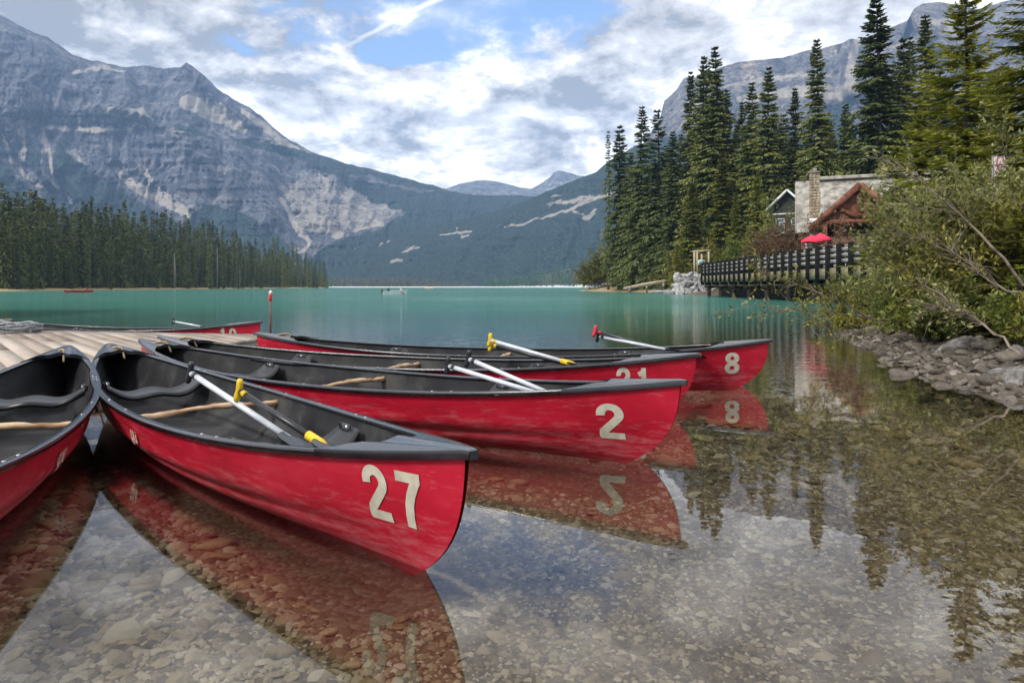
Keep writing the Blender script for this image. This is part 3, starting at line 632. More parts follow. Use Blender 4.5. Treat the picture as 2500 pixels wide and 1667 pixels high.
def canoe_meshes():
    out = {}
    b = MB()
    for side in (-1, 1):
        b.grid(lambda a, c: hull_pt(SS[round(a * (NS - 1))], VV[round(c * (NV - 1))], side), NS, NV, flip=(side > 0))
    me = b.mesh('hull', M_red, True); out['hull'] = me
    b = MB()
    def lp(s, v, side):
        p = hull_pt(s, v, side, 0); w = max(abs(p.y) - .010, .0); p.y = side * w; p.x *= .997 - .012 * ss(.9, 1, abs(s))
        p.z = max(p.z + .014 * (1 - v), .014 + .012 * (w / (CB / 2)) ** 2); return p
    for side in (-1, 1):
        b.grid(lambda a, c: lp(SS[round(a * (NS - 1))], VV[round(c * (NV - 1))], side), NS, NV, flip=(side < 0))
    out['interior_liner'] = b.mesh('interior_liner', M_liner, True)
    # gunwales: a capping rail over the sheer edge
    for side, nm in ((-1, 'gunwale'), (1, 'gunwale2')):
        b = MB(); prof = [(-.024, -.008), (-.024, .006), (-.019, .010), (.012, .011), (.017, .006), (.018, -.016), (.010, -.018), (.008, -.008)]
        V = []; m = len(prof); st = [s for s in SS if abs(s) < .985]
        for s in st:
            p = hull_pt(s, 1, side)
            for (o, h) in prof: V.append((p.x, side * max(abs(p.y) + o, .004), p.z + h))
        Fs = []
        for i in range(len(st) - 1):
            for k in range(m):
                f = [i * m + k, i * m + (k + 1) % m, (i + 1) * m + (k + 1) % m, (i + 1) * m + k]; Fs.append(f if side < 0 else f[::-1])
        b.add(V, Fs); out[nm] = b.mesh('gunwale', M_trim, False)
    # deck plates
    for e, nm in ((1, 'deck_plate'), (-1, 'deck_plate2')):
        b = MB(); nu, nv = 22, 17
        def dp(a, c, e=e):
            u = c * 2 - 1; s0 = .845 - .075 * abs(u) ** 3; s = s0 + (1.012 - s0) * a
            sc = min(s, .995); w = c_w(sc) + .016; w *= max(0, (1.02 - s) / .03) ** .5 if s > .99 else 1
            z = c_sheer(min(s, 1.0)) + .013 + .022 * (1 - u * u) * (1 - a) ** .6 + .006 * math.cos(u * 9) * (1 - a) * (abs(u) < .9)
            return (e * s * CL / 2, u * w, z)
        b.grid(dp, nu, nv, flip=(e < 0))
        def sk(a, c, side, e=e):
            p = dp(a, 1 if side > 0 else 0); return (p[0], p[1] + side * .003 * (c > 0), p[2] - .028 * c)
        for side in (-1, 1): b.grid(lambda a, c: sk(a, c, side), nu, 3, flip=(side * e < 0))
        b.grid(lambda a, c: (dp(1, a)[0] + e * .001, dp(1, a)[1], dp(1, a)[2] - .030 * c), nv, 2)
        b.grid(lambda a, c: (dp(0, a)[0], dp(0, a)[1], dp(0, a)[2] - .03 * c), nv, 2)
        out[nm] = b.mesh('deck_plate', M_trim, True)
    # moulded seats
    for k, s0 in enumerate((-.43, .50)):
        b = MB(); zc = c_sheer(s0) - .105; x0 = s0 * CL / 2; w = min(abs(hull_at(x0 + dx_, zc - .03, 1, 0).y) for dx_ in (-.12, .14)) - .012; V = []; nn = 33
        for i in range(nn):
            u = i / (nn - 1) * 2 - 1
            f = .10 + .045 * (1 - abs(u) ** 3) + .012 * math.cos(u * 8); r_ = .10 + .03 * (1 - u * u)
            z = zc + .062 * abs(u) ** 3.5 + .012 * math.cos(u * 6.3); th = .018 + .014 * abs(u) ** 4
            hx = (c_w(s0 + .05) - c_w(s0 - .05)) * 0
            for (xx, zz) in ((-r_, 0), (-r_ + .015, .012), (-.02, .002), (f - .03, .006), (f - .008, .000), (f, -.014), (f - .004, -th - .012), (f - .03, -th - .014), (f - .035, -th), (-r_ + .01, -th)):
                V.append((x0 + xx, u * w, z + zz))
        m = 10; Fs = [[i * m + q, i * m + (q + 1) % m, (i + 1) * m + (q + 1) % m, (i + 1) * m + q] for i in range(nn - 1) for q in range(m)]
        b.add(V, Fs); b.add(V[:m], [list(range(m))]); b.add(V[-m:], [list(range(m))[::-1]])
        out['seat' + str(k)] = b.mesh('seat', M_seat, True)
        for sd in (-1, 1):
            b = MB(); b.box((x0 - .02, sd * (w - .018), zc + .062), (.09, .018, .060)); out['seat_bracket%d%d' % (k, sd)] = b.mesh('seat_bracket', M_trim)
    # carrying yoke: a crooked ash bar
    b = MB(); w = c_w(.04) - .015; pts = []; rad = []
    rr = random.Random(3)
    for i in range(25):
        u = i / 24 * 2 - 1
        pts.append((.08 + .018 * math.sin(u * 5.2) + rr.uniform(-.003, .003), u * w, c_sheer(.04) - .045 + .012 * math.sin(u * 4 + 1) + rr.uniform(-.003, .003)))
        rad.append(.019 + .008 * math.sin(u * 8) * .5 + rr.uniform(-.002, .002) + .004 * abs(u))
    b.tube(pts, rad, 9, squash=.8); out['yoke'] = b.mesh('yoke', M_ash, True)
    # rope loop through the stern deck
    b = MB(); x = -CL / 2 * .86; zz = c_sheer(.86)
    pts = [(x + .13 * math.cos(a) * .4 - .02, .05 * math.sin(a) + .02, zz + .045 + .04 * math.cos(a * .5)) for a in [k * math.pi / 9 for k in range(4, 15)]]
    pts = [(x + .07, .03, zz - .04), (x + .035, .025, zz + .01), (x + .005, .02, zz + .048), (x - .04, .005, zz + .052), (x - .09, -.02, zz + .045), (x - .13, -.04, zz + .03)]
    b.tube(pts, .008, 7); out['rope_loop'] = b.mesh('rope_loop', M_rope, True)
    b = MB(); b.tube([(0, 0, .0165), (0, 0, .0195)], .0075, 8); out['screw_head'] = b.mesh('screw_head', M_bolt)
    return out
CM = canoe_meshes()

def ribbon(pts, w):
    """flat stroke along a 2-D line -> verts, faces"""
    pts = np.array(pts, float); n = len(pts); V = []
    for i in range(n):
        d = pts[min(i + 1, n - 1)] - pts[max(i - 1, 0)]; d /= np.hypot(*d) + 1e-9; nn = np.array([-d[1], d[0]])
        V += [pts[i] + nn * w / 2, pts[i] - nn * w / 2]
    return V, [[2 * i, 2 * i + 1, 2 * i + 3, 2 * i + 2] for i in range(n - 1)]
def arc(cx, cy, rx, ry, a0, a1, n=14): return [(cx + rx * math.cos(R(a0 + (a1 - a0) * k / (n - 1))), cy + ry * math.sin(R(a0 + (a1 - a0) * k / (n - 1)))) for k in range(n)]
def seg(a, b, n=6): return [(a[0] + (b[0] - a[0]) * k / (n - 1), a[1] + (b[1] - a[1]) * k / (n - 1)) for k in range(n)]
GLYPH = {
    '2': [arc(.27, .71, .19, .21, 192, -28, 20) + seg((.42, .58), (.11, .22), 7)[1:] + [(.095, .12), (.09, .02)], seg((.02, .085), (.53, .085))],
    '7': [seg((.02, .915), (.54, .915)), seg((.45, .87), (.40, .78), 3) + [(.31, .60), (.25, .42), (.215, .2), (.20, 0)]],
    '1': [seg((.33, 0), (.33, 1), 8), seg((.12, .73), (.36, .86), 4)],
    '8': [arc(.28, .735, .165, .185, 0, 360, 26), arc(.28, .275, .185, .195, 0, 360, 26)],
    '0': [arc(.28, .50, .19, .42, 0, 360, 34)],
}
def number_decal(text, x0, x1, z0, z1, side, parent, z_slope=0.0):
    n = len(text); gap = .20; unit = .56; tot = n * unit + (n - 1) * gap; b = MB()
    sx = (x1 - x0) / tot; sz = z1 - z0
    for k, ch in enumerate(text):
        for st in GLYPH[ch]:
            V, Fs = ribbon(st, .185 if ch != '1' else .19)
            out = []
            for (a, c) in V:
                xx = (k * (unit + gap) + a) * sx
                x = x0 + xx if side < 0 else x1 - xx
                out.append(hull_at(x, z0 + c * sz + z_slope * xx, side, .0035))
            b.add(out, Fs if side < 0 else [f[::-1] for f in Fs])
    o = b.build('number', M_num, parent); return o
def sticker(text, x0, size, ztop, side, parent):
    cu = bpy.data.curves.new('lettering', 'FONT'); cu.body = text; cu.size = size; cu.align_x = 'LEFT'; cu.resolution_u = 2; cu.space_line = .8; cu.offset = .005; cu.shear = .15; cu.space_character = 1.15
    to = bpy.data.objects.new('tmp', cu); COL.objects.link(to); dg = bpy.context.evaluated_depsgraph_get(); dg.update()
    me = bpy.data.meshes.new_from_object(to.evaluated_get(dg)); bpy.data.objects.remove(to)
    for v in me.vertices:
        x, y = v.co.x, v.co.y
        p = hull_at(x0 + x * .9 if side < 0 else x0 - x * .9, ztop + y - size, side, .009); v.co = p
    me.materials.clear(); me.materials.append(M_sticker); me.name = 'lettering'
    return link('lettering', me, parent)

ALL_CANOES = {}
def make_canoe(label, bow, stern, pitch=0.0, roll=0.0, dz=0.0, group='red rental canoes moored around the dock'):
    """bow / stern: plan positions; the canoe is laid from the bow tip along the line to the stern"""
    bx, by = bow; d = Vector((bx - stern[0], by - stern[1])).normalized()
    cx, cy = bx - d.x * CL / 2, by - d.y * CL / 2
    t = thing('canoe', label, 'canoe', (cx, cy, dz), math.atan2(d.y, d.x), group)
    t.rotation_euler = (roll, pitch, math.atan2(d.y, d.x))
    for k in ('hull', 'interior_liner', 'gunwale', 'gunwale2', 'deck_plate', 'deck_plate2', 'seat0', 'seat1', 'yoke', 'rope_loop'):
        o = link(k.rstrip('012'), CM[k], t)
        if k.startswith('seat'):
            for sd in (-1, 1): link('seat_bracket', CM['seat_bracket%s%d' % (k[-1], sd)], o)
    for sd in (-1, 1):
        for s in (-.49, -.45, -.10, .06, .46, .51):
            p = hull_pt(s, 1, sd); link('screw_head', CM['screw_head'], t, (p.x, p.y - sd * .004, p.z - .006))
    return t
def gp(px, py, z): return G(px, py, z)[:2]
B27 = (-.140, 2.262); S27 = (-3.565, 6.37)
c27 = make_canoe('nearest red canoe with large cream number 27 on its bow, two paddles lying inside', B27, S27)
number_decal('27', 2.285, 2.535, .165, .360, -1, c27, -.03)
c2 = make_canoe('red canoe with number 2 on its bow, scuffed hull, lying just behind the nearest canoe', (.927, 3.93), (-3.67, 6.98))
number_decal('2', 2.255, 2.405, .105, .310, -1, c2)
c21 = make_canoe('red canoe with number 21 half hidden, yellow gripped paddles, third in the row', (1.415, 5.49), (-3.67, 7.43))
number_decal('21', 2.12, 2.36, .15, .345, -1, c21)
c8 = make_canoe('farthest red canoe of the row with number 8 and a red gripped paddle', (2.48, 6.92), (-2.85, 7.94))
number_decal('8', 2.275, 2.42, .13, .335, -1, c8)
cl = make_canoe('red canoe cut off by the left edge of the picture, beside the canoe numbered 27', (-3.84 + .407 * CL, 6.2 - .913 * CL), (-3.84, 6.2))
c10 = make_canoe('red canoe numbered 10 lying in the lake behind the wooden dock', (-4.3, 12.25), (-9.3, 13.2), dz=-.085)
number_decal('10', 2.05, 2.33, .14, .345, -1, c10); number_decal('10', -2.42, -2.16, .14, .345, -1, c10)
cs = make_canoe('red canoe at the far left edge behind the dock, only its tip in view', (-9.86, 13.75), (-15, 13.4), dz=-.085)
def proj(p): return CX + p.x / p.y * F, HOR + (H - p.z) / p.y * F
def sticker_at(c, side, px):
    bpy.context.view_layer.update(); best = None
    for i in range(200):
        x = -2.6 + i * 5.2 / 200; q = c.matrix_world @ hull_at(x, .25, side); e = abs(proj(q)[0] - px) if q.y > .3 else 1e9
        vis = True
        if best is None or e < best[0]: best = (e, x)
    return best[1]
bpy.context.view_layer.update()
sticker('Old\nTown', .16, .085, .215, -1, c27)
sticker('Old\nTown', .62, .085, .215, 1, cl)

# ---------------------------------------------------------------- paddles
M_alu = pm('white_aluminium_shaft', [(.2, (.52, .55, .60)), (.8, (.70, .72, .76))], 8, .30, spec=.6, coat=.3)
M_blk = pm('black_shaft_plastic', [(.2, (.012, .013, .016)), (.8, (.03, .032, .037))], 8, .35)
M_yel = pm('yellow_grip_plastic', [(.2, (.66, .42, .01)), (.8, (.82, .56, .02))], 20, .45)
M_rgr = pm('red_grip_plastic', [(.2, (.55, .02, .03)), (.8, (.72, .04, .06))], 20, .45)
def paddle(label, g, gz, e, ez, length, shaft, grip, end=None, grip_tilt=0.0, tw=0.0):
    a = Vector(G(g[0] * D2S, g[1] * D2S, gz)); c = Vector(G(e[0] * D2S, e[1] * D2S, ez)); d = (c - a).normalized()
    up = Vector((0, 0, 1)); y = (up - d * up.dot(d)).normalized(); z = d.cross(y)
    t = thing('paddle', label, 'paddle', a, 0, 'canoe paddles resting in the canoes')
    m = Matrix((d, y, z)).transposed().to_4x4(); m.translation = a; t.matrix_world = m
    bl = .40
    b = MB(); b.tube([(.012, 0, 0), (length - bl + .06, 0, 0)], .0155, 12); b.build('shaft', shaft, t, True)
    b = MB(); pts = []; rad = []
    for i in range(11):
        u = i / 10 * 2 - 1; pts.append((-.008 * abs(u), u * .060, 0)); rad.append(.0185 - .006 * (abs(u) > .95))
    b.tube(pts, rad, 10, squash=.85); b.tube([(.0, 0, 0), (.03, 0, 0), (.06, 0, 0)], [.013, .0155, .018], 10); b.build('grip', grip, t, True)
    b = MB()
    def bp(u, v, s):
        w = .080 * min(1, (u / .22) ** .7 + .16) * (1 - .25 * max(0, u - .75) ** 1 * 2) if u < .999 else .07
        return (length - bl + u * bl, (v * 2 - 1) * w * (1 - max(0, u - .93) * 4), s * (.004 + .012 * (1 - abs(v * 2 - 1)) * (1 - u)))
    for s in (-1, 1): b.grid(lambda u, v: bp(u, v, s), 16, 9, flip=(s > 0))
    rot = Matrix.Rotation(R(70), 4, 'X'); o = b.build('blade', M_blk, t, True); o.rotation_euler = (R(75), 0, 0)
    if end:
        b = MB(); b.tube([(length - bl - .05, 0, 0), (length - bl + .05, 0, 0), (length - bl + .08, 0, 0)], [.0215, .0215, .015], 12); b.build('ferrule', end, t, True)
    return t
paddle('paddle with white shaft and black grip propped in the canoe numbered 27', (437, 856), 0.5, (685, 1020), 0.22, 1.2, M_alu, M_blk)
paddle('paddle with black shaft and yellow grip propped in the canoe numbered 27', (549, 897), 0.44, (730, 1013), 0.255, 1.0, M_blk, M_yel, M_yel)
paddle('nearer white shafted paddle with black grip in the canoe numbered 2', (1029, 840), 0.43, (1215, 897), 0.315, 1.12, M_alu, M_blk)
paddle('farther white shafted paddle with black grip in the canoe numbered 2', (1076, 824), 0.475, (1242, 895), 0.315, 1.08, M_alu, M_blk)
paddle('paddle with white shaft and yellow grip propped in the canoe numbered 21', (1126, 781), 0.505, (1322, 838), 0.335, 1.15, M_alu, M_yel, M_yel)
paddle('black shafted paddle with yellow grip just under the white one in the canoe numbered 21', (1128, 792), 0.455, (1300, 836), 0.325, 1.1, M_blk, M_yel)
paddle('paddle with black shaft and red grip leaning in the canoe numbered 8', (1367, 761), 0.52, (1500, 797), 0.375, 1.1, M_blk, M_rgr)
paddle('paddle with white shaft and black grip leaning in the canoe numbered 8', (1374, 772), 0.47, (1530, 803), 0.36, 1.08, M_alu, M_blk)
paddle('paddle with black grip leaning in the canoe numbered 10 behind the dock', (398, 738), 0.35, (462, 750), 0.275, 1.1, M_alu, M_blk)

# ================================================================ DOCK
M_plank = pm('weathered_dock_board', [(.1, (.24, .19, .15)), (.45, (.38, .31, .255)), (.85, (.50, .43, .36))], 2.2, .92, .25, stretch=(.5, 8, 8), bscale=14, bdist=.002, obj_rand=.55, detail=8)
M_beam = pm('grey_dock_beam', [(.1, (.16, .14, .11)), (.8, (.33, .30, .25))], 3, .85, .5, stretch=(1, 6, 6), bscale=12, bdist=.006)
def clip_poly(poly, p, n):          # keep the side where (q - p).n >= 0
    out = []
    for i in range(len(poly)):
        a, b = poly[i], poly[(i + 1) % len(poly)]; da = (a - p).dot(n); db = (b - p).dot(n)
        if da >= 0: out.append(a)
        if (da >= 0) != (db >= 0): out.append(a + (b - a) * (da / (da - db)))
    return out
def build_dock():
    OUT = [Vector(p) for p in ((-3.42, 10.72), (-3.86, 6.70), (-4.40, 6.12), (-7.2, 3.9), (-13.0, 9.5), (-10.5, 12.35))]
    top = .25
    t = thing('dock', 'weathered wooden dock of diagonal boards at the left, canoes moored round it', 'dock', (-6.5, 8.5, 0))
    base = Vector((-6.5, 8.5))
    d = Vector((.637, -.771)); n = Vector((.771, .637)); wd = .198; gap = .012
    r = random.Random(5)
    c = base
    for k in range(-45, 30):
        o = k * wd; quad = [c + n * o + d * q for q in (-12, 12)] + [c + n * (o + wd - gap) + d * q for q in (12, -12)]
        poly = quad
        m = len(OUT)
        for i in range(m):
            a, b_ = OUT[i], OUT[(i + 1) % m]; e = b_ - a; nn = Vector((e.y, -e.x))       # outline runs clockwise seen from above: inside is on the right
            if nn.dot(base - a) < 0: nn = -nn
            poly = clip_poly(poly, a, nn)
            if len(poly) < 3: break
        if len(poly) < 3: continue
        # cut long rows into boards with staggered butt joints
        ts = [(p - c).dot(d) for p in poly]; lo, hi = min(ts), max(ts); cuts = [lo]
        q = lo + r.uniform(1.2, 3.4)
        while q < hi - .8: cuts.append(q); q += 3.4
        cuts.append(hi)
        for a, b_ in zip(cuts[:-1], cuts[1:]):
            pp = clip_poly(clip_poly(poly, c + d * (a + .004), d), c + d * (b_ - .004), -d)
            if len(pp) < 3: continue
            area = sum(pp[i].x * pp[(i + 1) % len(pp)].y - pp[(i + 1) % len(pp)].x * pp[i].y for i in range(len(pp)))
            if area < 0: pp = pp[::-1]
            mid = sum(pp, Vector((0, 0))) / len(pp); z1 = top + r.uniform(-.003, .003); z0 = top - .038; ang = math.atan2(d.y, d.x)
            ca, sa = math.cos(-ang), math.sin(-ang)
            loc = [((p.x - mid.x) * ca - (p.y - mid.y) * sa, (p.x - mid.x) * sa + (p.y - mid.y) * ca) for p in pp]
            k_ = len(pp); tilt = r.uniform(-.004, .004)
            V = [(x, y, z0 - 0) for x, y in loc] + [(x, y, z1 + y * tilt) for x, y in loc]
            Fs = [list(range(k_))[::-1], list(range(k_, 2 * k_))] + [[i, (i + 1) % k_, k_ + (i + 1) % k_, k_ + i] for i in range(k_)]
            o = link('board', mesh('board', V, Fs, M_plank), t, (mid.x + 6.5, mid.y - 8.5, 0)); o.rotation_euler = (0, 0, ang)
    for a, b_ in zip(OUT, OUT[1:] + OUT[:1]):
        e = (b_ - a).normalized(); nn = Vector((e.y, -e.x)); nn = nn if nn.dot(base - a) > 0 else -nn
        q0 = a + nn * .035 + e * .03; q1 = b_ + nn * .035 - e * .03
        bm = MB(); bm.beam((q0.x + 6.5, q0.y - 8.5, .10), (q1.x + 6.5, q1.y - 8.5, .10), .05, .215); bm.build('side_beam', M_beam, t)
    for (x, y) in ((-3.62, 10.4), (-4.02, 6.78), (-4.6, 6.2), (-3.9, 8.6), (-5.9, 5.1), (-7.0, 10.9), (-10.0, 12.0), (-8, 8), (-6, 8)):
        bm = MB(); bm.tube([(x + 6.5, y - 8.5, -.5), (x + 6.5, y - 8.5, .205)], .07, 10); bm.build('pile', M_beam, t)
    return t
build_dock()
M_postw = pm('rusty_marker_post', [(.2, (.12, .05, .035)), (.8, (.25, .12, .08))], 10, .7)
M_redp = pm('red_marker_paint', [(.2, (.5, .02, .02)), (.8, (.68, .05, .05))], 10, .5)
M_whitep = pm('white_paint', [(.2, (.68, .68, .66)), (.8, (.8, .8, .8))], 10, .5)
def marker_post():
    t = thing('marker_post', 'thin marker post with red and white top on the dock corner', 'post', (-3.50, 10.38, .25))
    b = MB(); b.tube([(0, 0, 0), (.005, 0, .3), (0, 0, .52)], [.016, .014, .013], 8); b.build('post', M_postw, t, True)
    b = MB(); b.tube([(0, 0, .50), (0, 0, .53), (0, 0, .59), (0, 0, .61)], [.012, .024, .027, .016], 10); b.build('red_float', M_redp, t, True)
    b = MB(); b.tube([(0, 0, .605), (.004, 0, .63), (.01, 0, .66)], [.022, .026, .012], 10); b.build('white_cap', M_whitep, t, True)
    b = MB(); b.box((0, 0, .012), (.11, .08, .024)); b.build('base_plate', M_redp, t)
marker_post()
M_grope = pm('grey_rope', [(.2, (.16, .17, .18)), (.8, (.34, .35, .37))], 40, .9, .6, bscale=80, bdist=.004)
def rope_heap():
    b = MB(); r = random.Random(9); pts = []
    for i in range(240):
        a = i * .23; q = .30 + .09 * math.sin(i * .37) + r.uniform(-.02, .02); pts.append((q * math.cos(a) * 1.4, q * math.sin(a) * .8, .02 + i * .00055 + .012 * math.sin(i * 1.3)))
    b.tube(pts, .016, 6)
    tag(b.build('mooring_rope', M_grope, None, True, (-7.85, 11.1, .255)), 'coiled heap of grey mooring rope at the far left end of the dock', 'rope')
rope_heap()
# small white chain hanging between the two nearest canoes' moorings is too thin to see; a mooring line is built
def mooring_line():
    b = MB(); pts = [(-3.80, 6.62, .24), (-3.73, 6.50, .20), (-3.66, 6.42, .26), (-3.60, 6.33, .42), (-3.52, 6.29, .455)]
    b.tube(pts, .009, 7); tag(b.build('mooring_line', M_rope, None, True), 'short tan mooring line from the dock to the stern of canoe 27', 'rope')
mooring_line()
# ================================================================ STONES
def stone_mesh(name, mat, seed, flat=.5, seg=8, rings=5, rough=.16, ang=False):
    r = np.random.default_rng(seed); V = [(0, 0, -1)]
    for i in range(1, rings):
        th = math.pi * i / rings
        for k in range(seg):
            a = 2 * math.pi * (k + .5 * (i % 2)) / seg; V.append((math.sin(th) * math.cos(a), math.sin(th) * math.sin(a), -math.cos(th)))
    V.append((0, 0, 1)); V = np.array(V); V += r.normal(0, rough, V.shape) * .6
    if ang:
        for k in range(9):
            nn = r.normal(0, 1, 3); nn /= np.linalg.norm(nn); h = r.uniform(.62, .92); q = V @ nn; V = V - np.where(q > h, q - h, 0)[:, None] * nn
    else: V = np.sign(V) * np.abs(V) ** .85
    ax = np.array([1, r.uniform(.55, .95), flat * r.uniform(.7, 1.2)]); V = V * ax
    Fs = [[0, 1 + (k + 1) % seg, 1 + k] for k in range(seg)]
    for i in range(rings - 2):
        o = 1 + i * seg
        for k in range(seg):
            a, b, c, d = o + k, o + (k + 1) % seg, o + seg + (k + 1) % seg, o + seg + k
            Fs.append([a, b, c, d])
    o = 1 + (rings - 2) * seg; Fs += [[o + k, o + (k + 1) % seg, len(V) - 1] for k in range(seg)]
    return mesh(name, V, Fs, mat, not ang)
M_bedstone = pm('lake_bed_stone', [(.0, (.10, .072, .036)), (.35, (.20, .148, .078)), (.65, (.30, .23, .13)), (1, (.42, .36, .25))], 3, .8, .3, obj_rand=.55, bscale=14, bdist=.02)
M_shorestone = pm('shore_stone', [(.0, (.035, .029, .023)), (.35, (.09, .074, .057)), (.7, (.15, .128, .10)), (1, (.25, .22, .185))], 3, .85, .5, obj_rand=.55, bscale=14, bdist=.04)
M_boulder = pm('pale_boulder', [(.2, (.10, .10, .10)), (.5, (.28, .275, .27)), (.8, (.48, .47, .45))], 2.2, .85, .6, obj_rand=.3, bscale=10, bdist=.06)
BST = [stone_mesh('stone', M_bedstone, 100 + k, .38, 10, 6, .10, True) for k in range(6)]
SST = [stone_mesh('stone', M_shorestone, 120 + k, .55, 9, 6, .16, True) for k in range(6)]
WST = [stone_mesh('boulder', M_boulder, 140 + k, .75) for k in range(5)]
def pebbles(name, pts, size, mat, seed, parent=None):
    """many small stones as one mesh: 14-face rough lumps"""
    r = np.random.default_rng(seed); n = len(pts)
    base = np.array([(1, 0, 0), (.5, .87, 0), (-.5, .87, 0), (-1, 0, 0), (-.5, -.87, 0), (.5, -.87, 0), (.45, .3, .8), (-.5, .2, .8), (.0, -.5, .8)])
    Fb = np.array([(0, 1, 6), (1, 2, 6), (2, 7, 6), (2, 3, 7), (3, 4, 7), (4, 8, 7), (4, 5, 8), (5, 0, 8), (0, 6, 8), (6, 7, 8)])
    V = np.repeat(base[None], n, 0) * (1 + r.normal(0, .16, (n, len(base), 3)))
    V *= np.stack([np.ones(n), r.uniform(.6, 1, n), r.uniform(.35, .65, n)], -1)[:, None, :] * size[:, None, None]
    a = r.uniform(0, 2 * np.pi, n); ca, sa = np.cos(a)[:, None], np.sin(a)[:, None]
    X = V[..., 0] * ca - V[..., 1] * sa; Y = V[..., 0] * sa + V[..., 1] * ca
    tx = r.normal(0, .18, n)[:, None]; ty = r.normal(0, .18, n)[:, None]
    V = np.stack([X, Y, V[..., 2] + X * tx + Y * ty], -1) + pts[:, None, :]
    Fq = (Fb[None] + (np.arange(n) * len(base))[:, None, None]).reshape(-1, 3)
    me = mesh(name, V.reshape(-1, 3), Fq, mat, True, tint=np.repeat(r.uniform(0, 1, n), len(base)))
    return link(name, me, parent, kind='stuff')
M_peb = pm('gravel_pebbles', [(.0, (.04, .028, .018)), (.30, (.14, .102, .055)), (.55, (.24, .185, .115)), (.8, (.33, .28, .21)), (.96, (.42, .38, .32)), (1, (.75, .73, .70))], 2, .8, tintattr=.8)
def in_canoe(x, y):
    m = np.zeros(x.shape, bool)
    for c in (c27, c2, c21, c8, cl):
        a = c.rotation_euler[2]; dx = x - c.location.x; dy = y - c.location.y
        u = dx * math.cos(a) + dy * math.sin(a); v = -dx * math.sin(a) + dy * math.cos(a)
        m |= (np.abs(u) < 2.5) & (np.abs(v) < .30)
    return m
def scatter_bed():
    r = np.random.default_rng(31)
    # individual flat stones: bigger ones among and beyond the canoes
    n = 2600; d = 1.5 * (11 / 1.5) ** r.uniform(0, 1, n); x = r.uniform(-.78, .78, n) * d
    size = r.lognormal(math.log(.029), .42, n) * np.interp(d, [1.5, 2.2, 3, 6, 11], [.55, .75, 1.1, 1.7, 2.2])
    side = ss(-.32, .05, x / d) * ss(5.5, 2.6, d); size *= 1 - .68 * side
    sd = shore_dist(x, d); ok = (sd < -.1) & ~in_canoe(x, d) & (size < .22)
    pxs = size / d; order = np.argsort(-np.where(ok, pxs, -1))
    z = ground_z(x, d)
    def big(i, me_list, mat_sink=.12):
        o = bpy.data.objects.new('stone', me_list[int(r.integers(len(me_list)))]); COL.objects.link(o); o.parent = ground
        s = float(size[i]); o.location = (float(x[i]), float(d[i]), float(z[i]) + s * .10); o.scale = (s, s, s * r.uniform(.7, 1.1))
        o.rotation_euler = (r.normal(0, .12), r.normal(0, .12), r.uniform(0, 6.28)); return o
    chosen = order[:170]
    # keep tops under water
    for i in chosen:
        if z[i] + size[i] * .55 > -.015: size[i] = max(.02, (-.015 - z[i]) / .55)
        big(i, BST)
    rest = order[170:]; rest = rest[ok[rest]]
    # gravel
    n = 85000; dd = 1.45 * (13 / 1.45) ** (r.uniform(0, 1, n) ** .85); xx = r.uniform(-.80, .80, n) * dd
    sz = r.lognormal(math.log(.0058), .48, n) * np.interp(dd, [1.4, 3, 6, 13], [1.0, 1.45, 2.2, 3.6])
    sz *= 1 + .7 * ss(0, -.5, xx / dd)
    k = (shore_dist(xx, dd) < .05) & ~in_canoe(xx, dd); xx, dd, sz = xx[k], dd[k], sz[k]
    xx = np.concatenate([xx, x[rest]]); dd = np.concatenate([dd, d[rest]]); sz = np.concatenate([sz, np.minimum(size[rest], .09)])
    zz = ground_z(xx, dd); sz = np.minimum(sz, np.maximum(.004, (-.006 - zz) / .6)); 
    pebbles('lake_bed_gravel', np.stack([xx, dd, zz + sz * .02], -1), sz, M_peb, 33)
scatter_bed()
def scatter_shore():
    r = np.random.default_rng(41); n = 8500
    yy = 3.5 * (17 / 3.5) ** r.uniform(0, 1, n); xx = np.interp(yy, [2, 6, 8.3, 11, 14.3, 20], [4.15, 4.3, 4.7, 5.5, 6.6, 9]) + r.normal(.30, .45, n) + r.uniform(-.2, .75, n)
    sd = shore_dist(xx, yy); k = (sd > -.45) & (sd < 1.5); xx, yy = xx[k], yy[k]; z = ground_z(xx, yy)
    size = r.lognormal(math.log(.029), .58, len(xx)); vis = (xx / yy < .74)
    order = np.argsort(-np.where(vis, size / yy, -1))
    pile = ground
    for i in order[:125]:
        o = bpy.data.objects.new('stone', SST[int(r.integers(len(SST)))]); COL.objects.link(o); o.parent = pile
        s = float(min(size[i], .2)); o.location = (float(xx[i]), float(yy[i]), float(z[i]) + s * .2); o.scale = (s, s, s); o.rotation_euler = (r.normal(0, .2), r.normal(0, .2), r.uniform(0, 6.28))
    rest = order[125:]
    pebbles('shore_stones', np.stack([xx[rest], yy[rest], z[rest]], -1), np.minimum(size[rest], .12) * .9, M_shorepeb, 43)
M_shorepeb = pm('shore_pebbles', [(.0, (.025, .02, .016)), (.35, (.07, .057, .044)), (.7, (.14, .118, .093)), (1, (.34, .30, .25))], 2, .85, tintattr=.8)
scatter_shore()
def rock(name, label, loc, s, rz, me, group=None, tilt=0.0):
    o = bpy.data.objects.new(name, me); COL.objects.link(o); o.location = loc; o.scale = s; o.rotation_euler = (tilt, 0, rz); tag(o, label, 'rock', group); return o
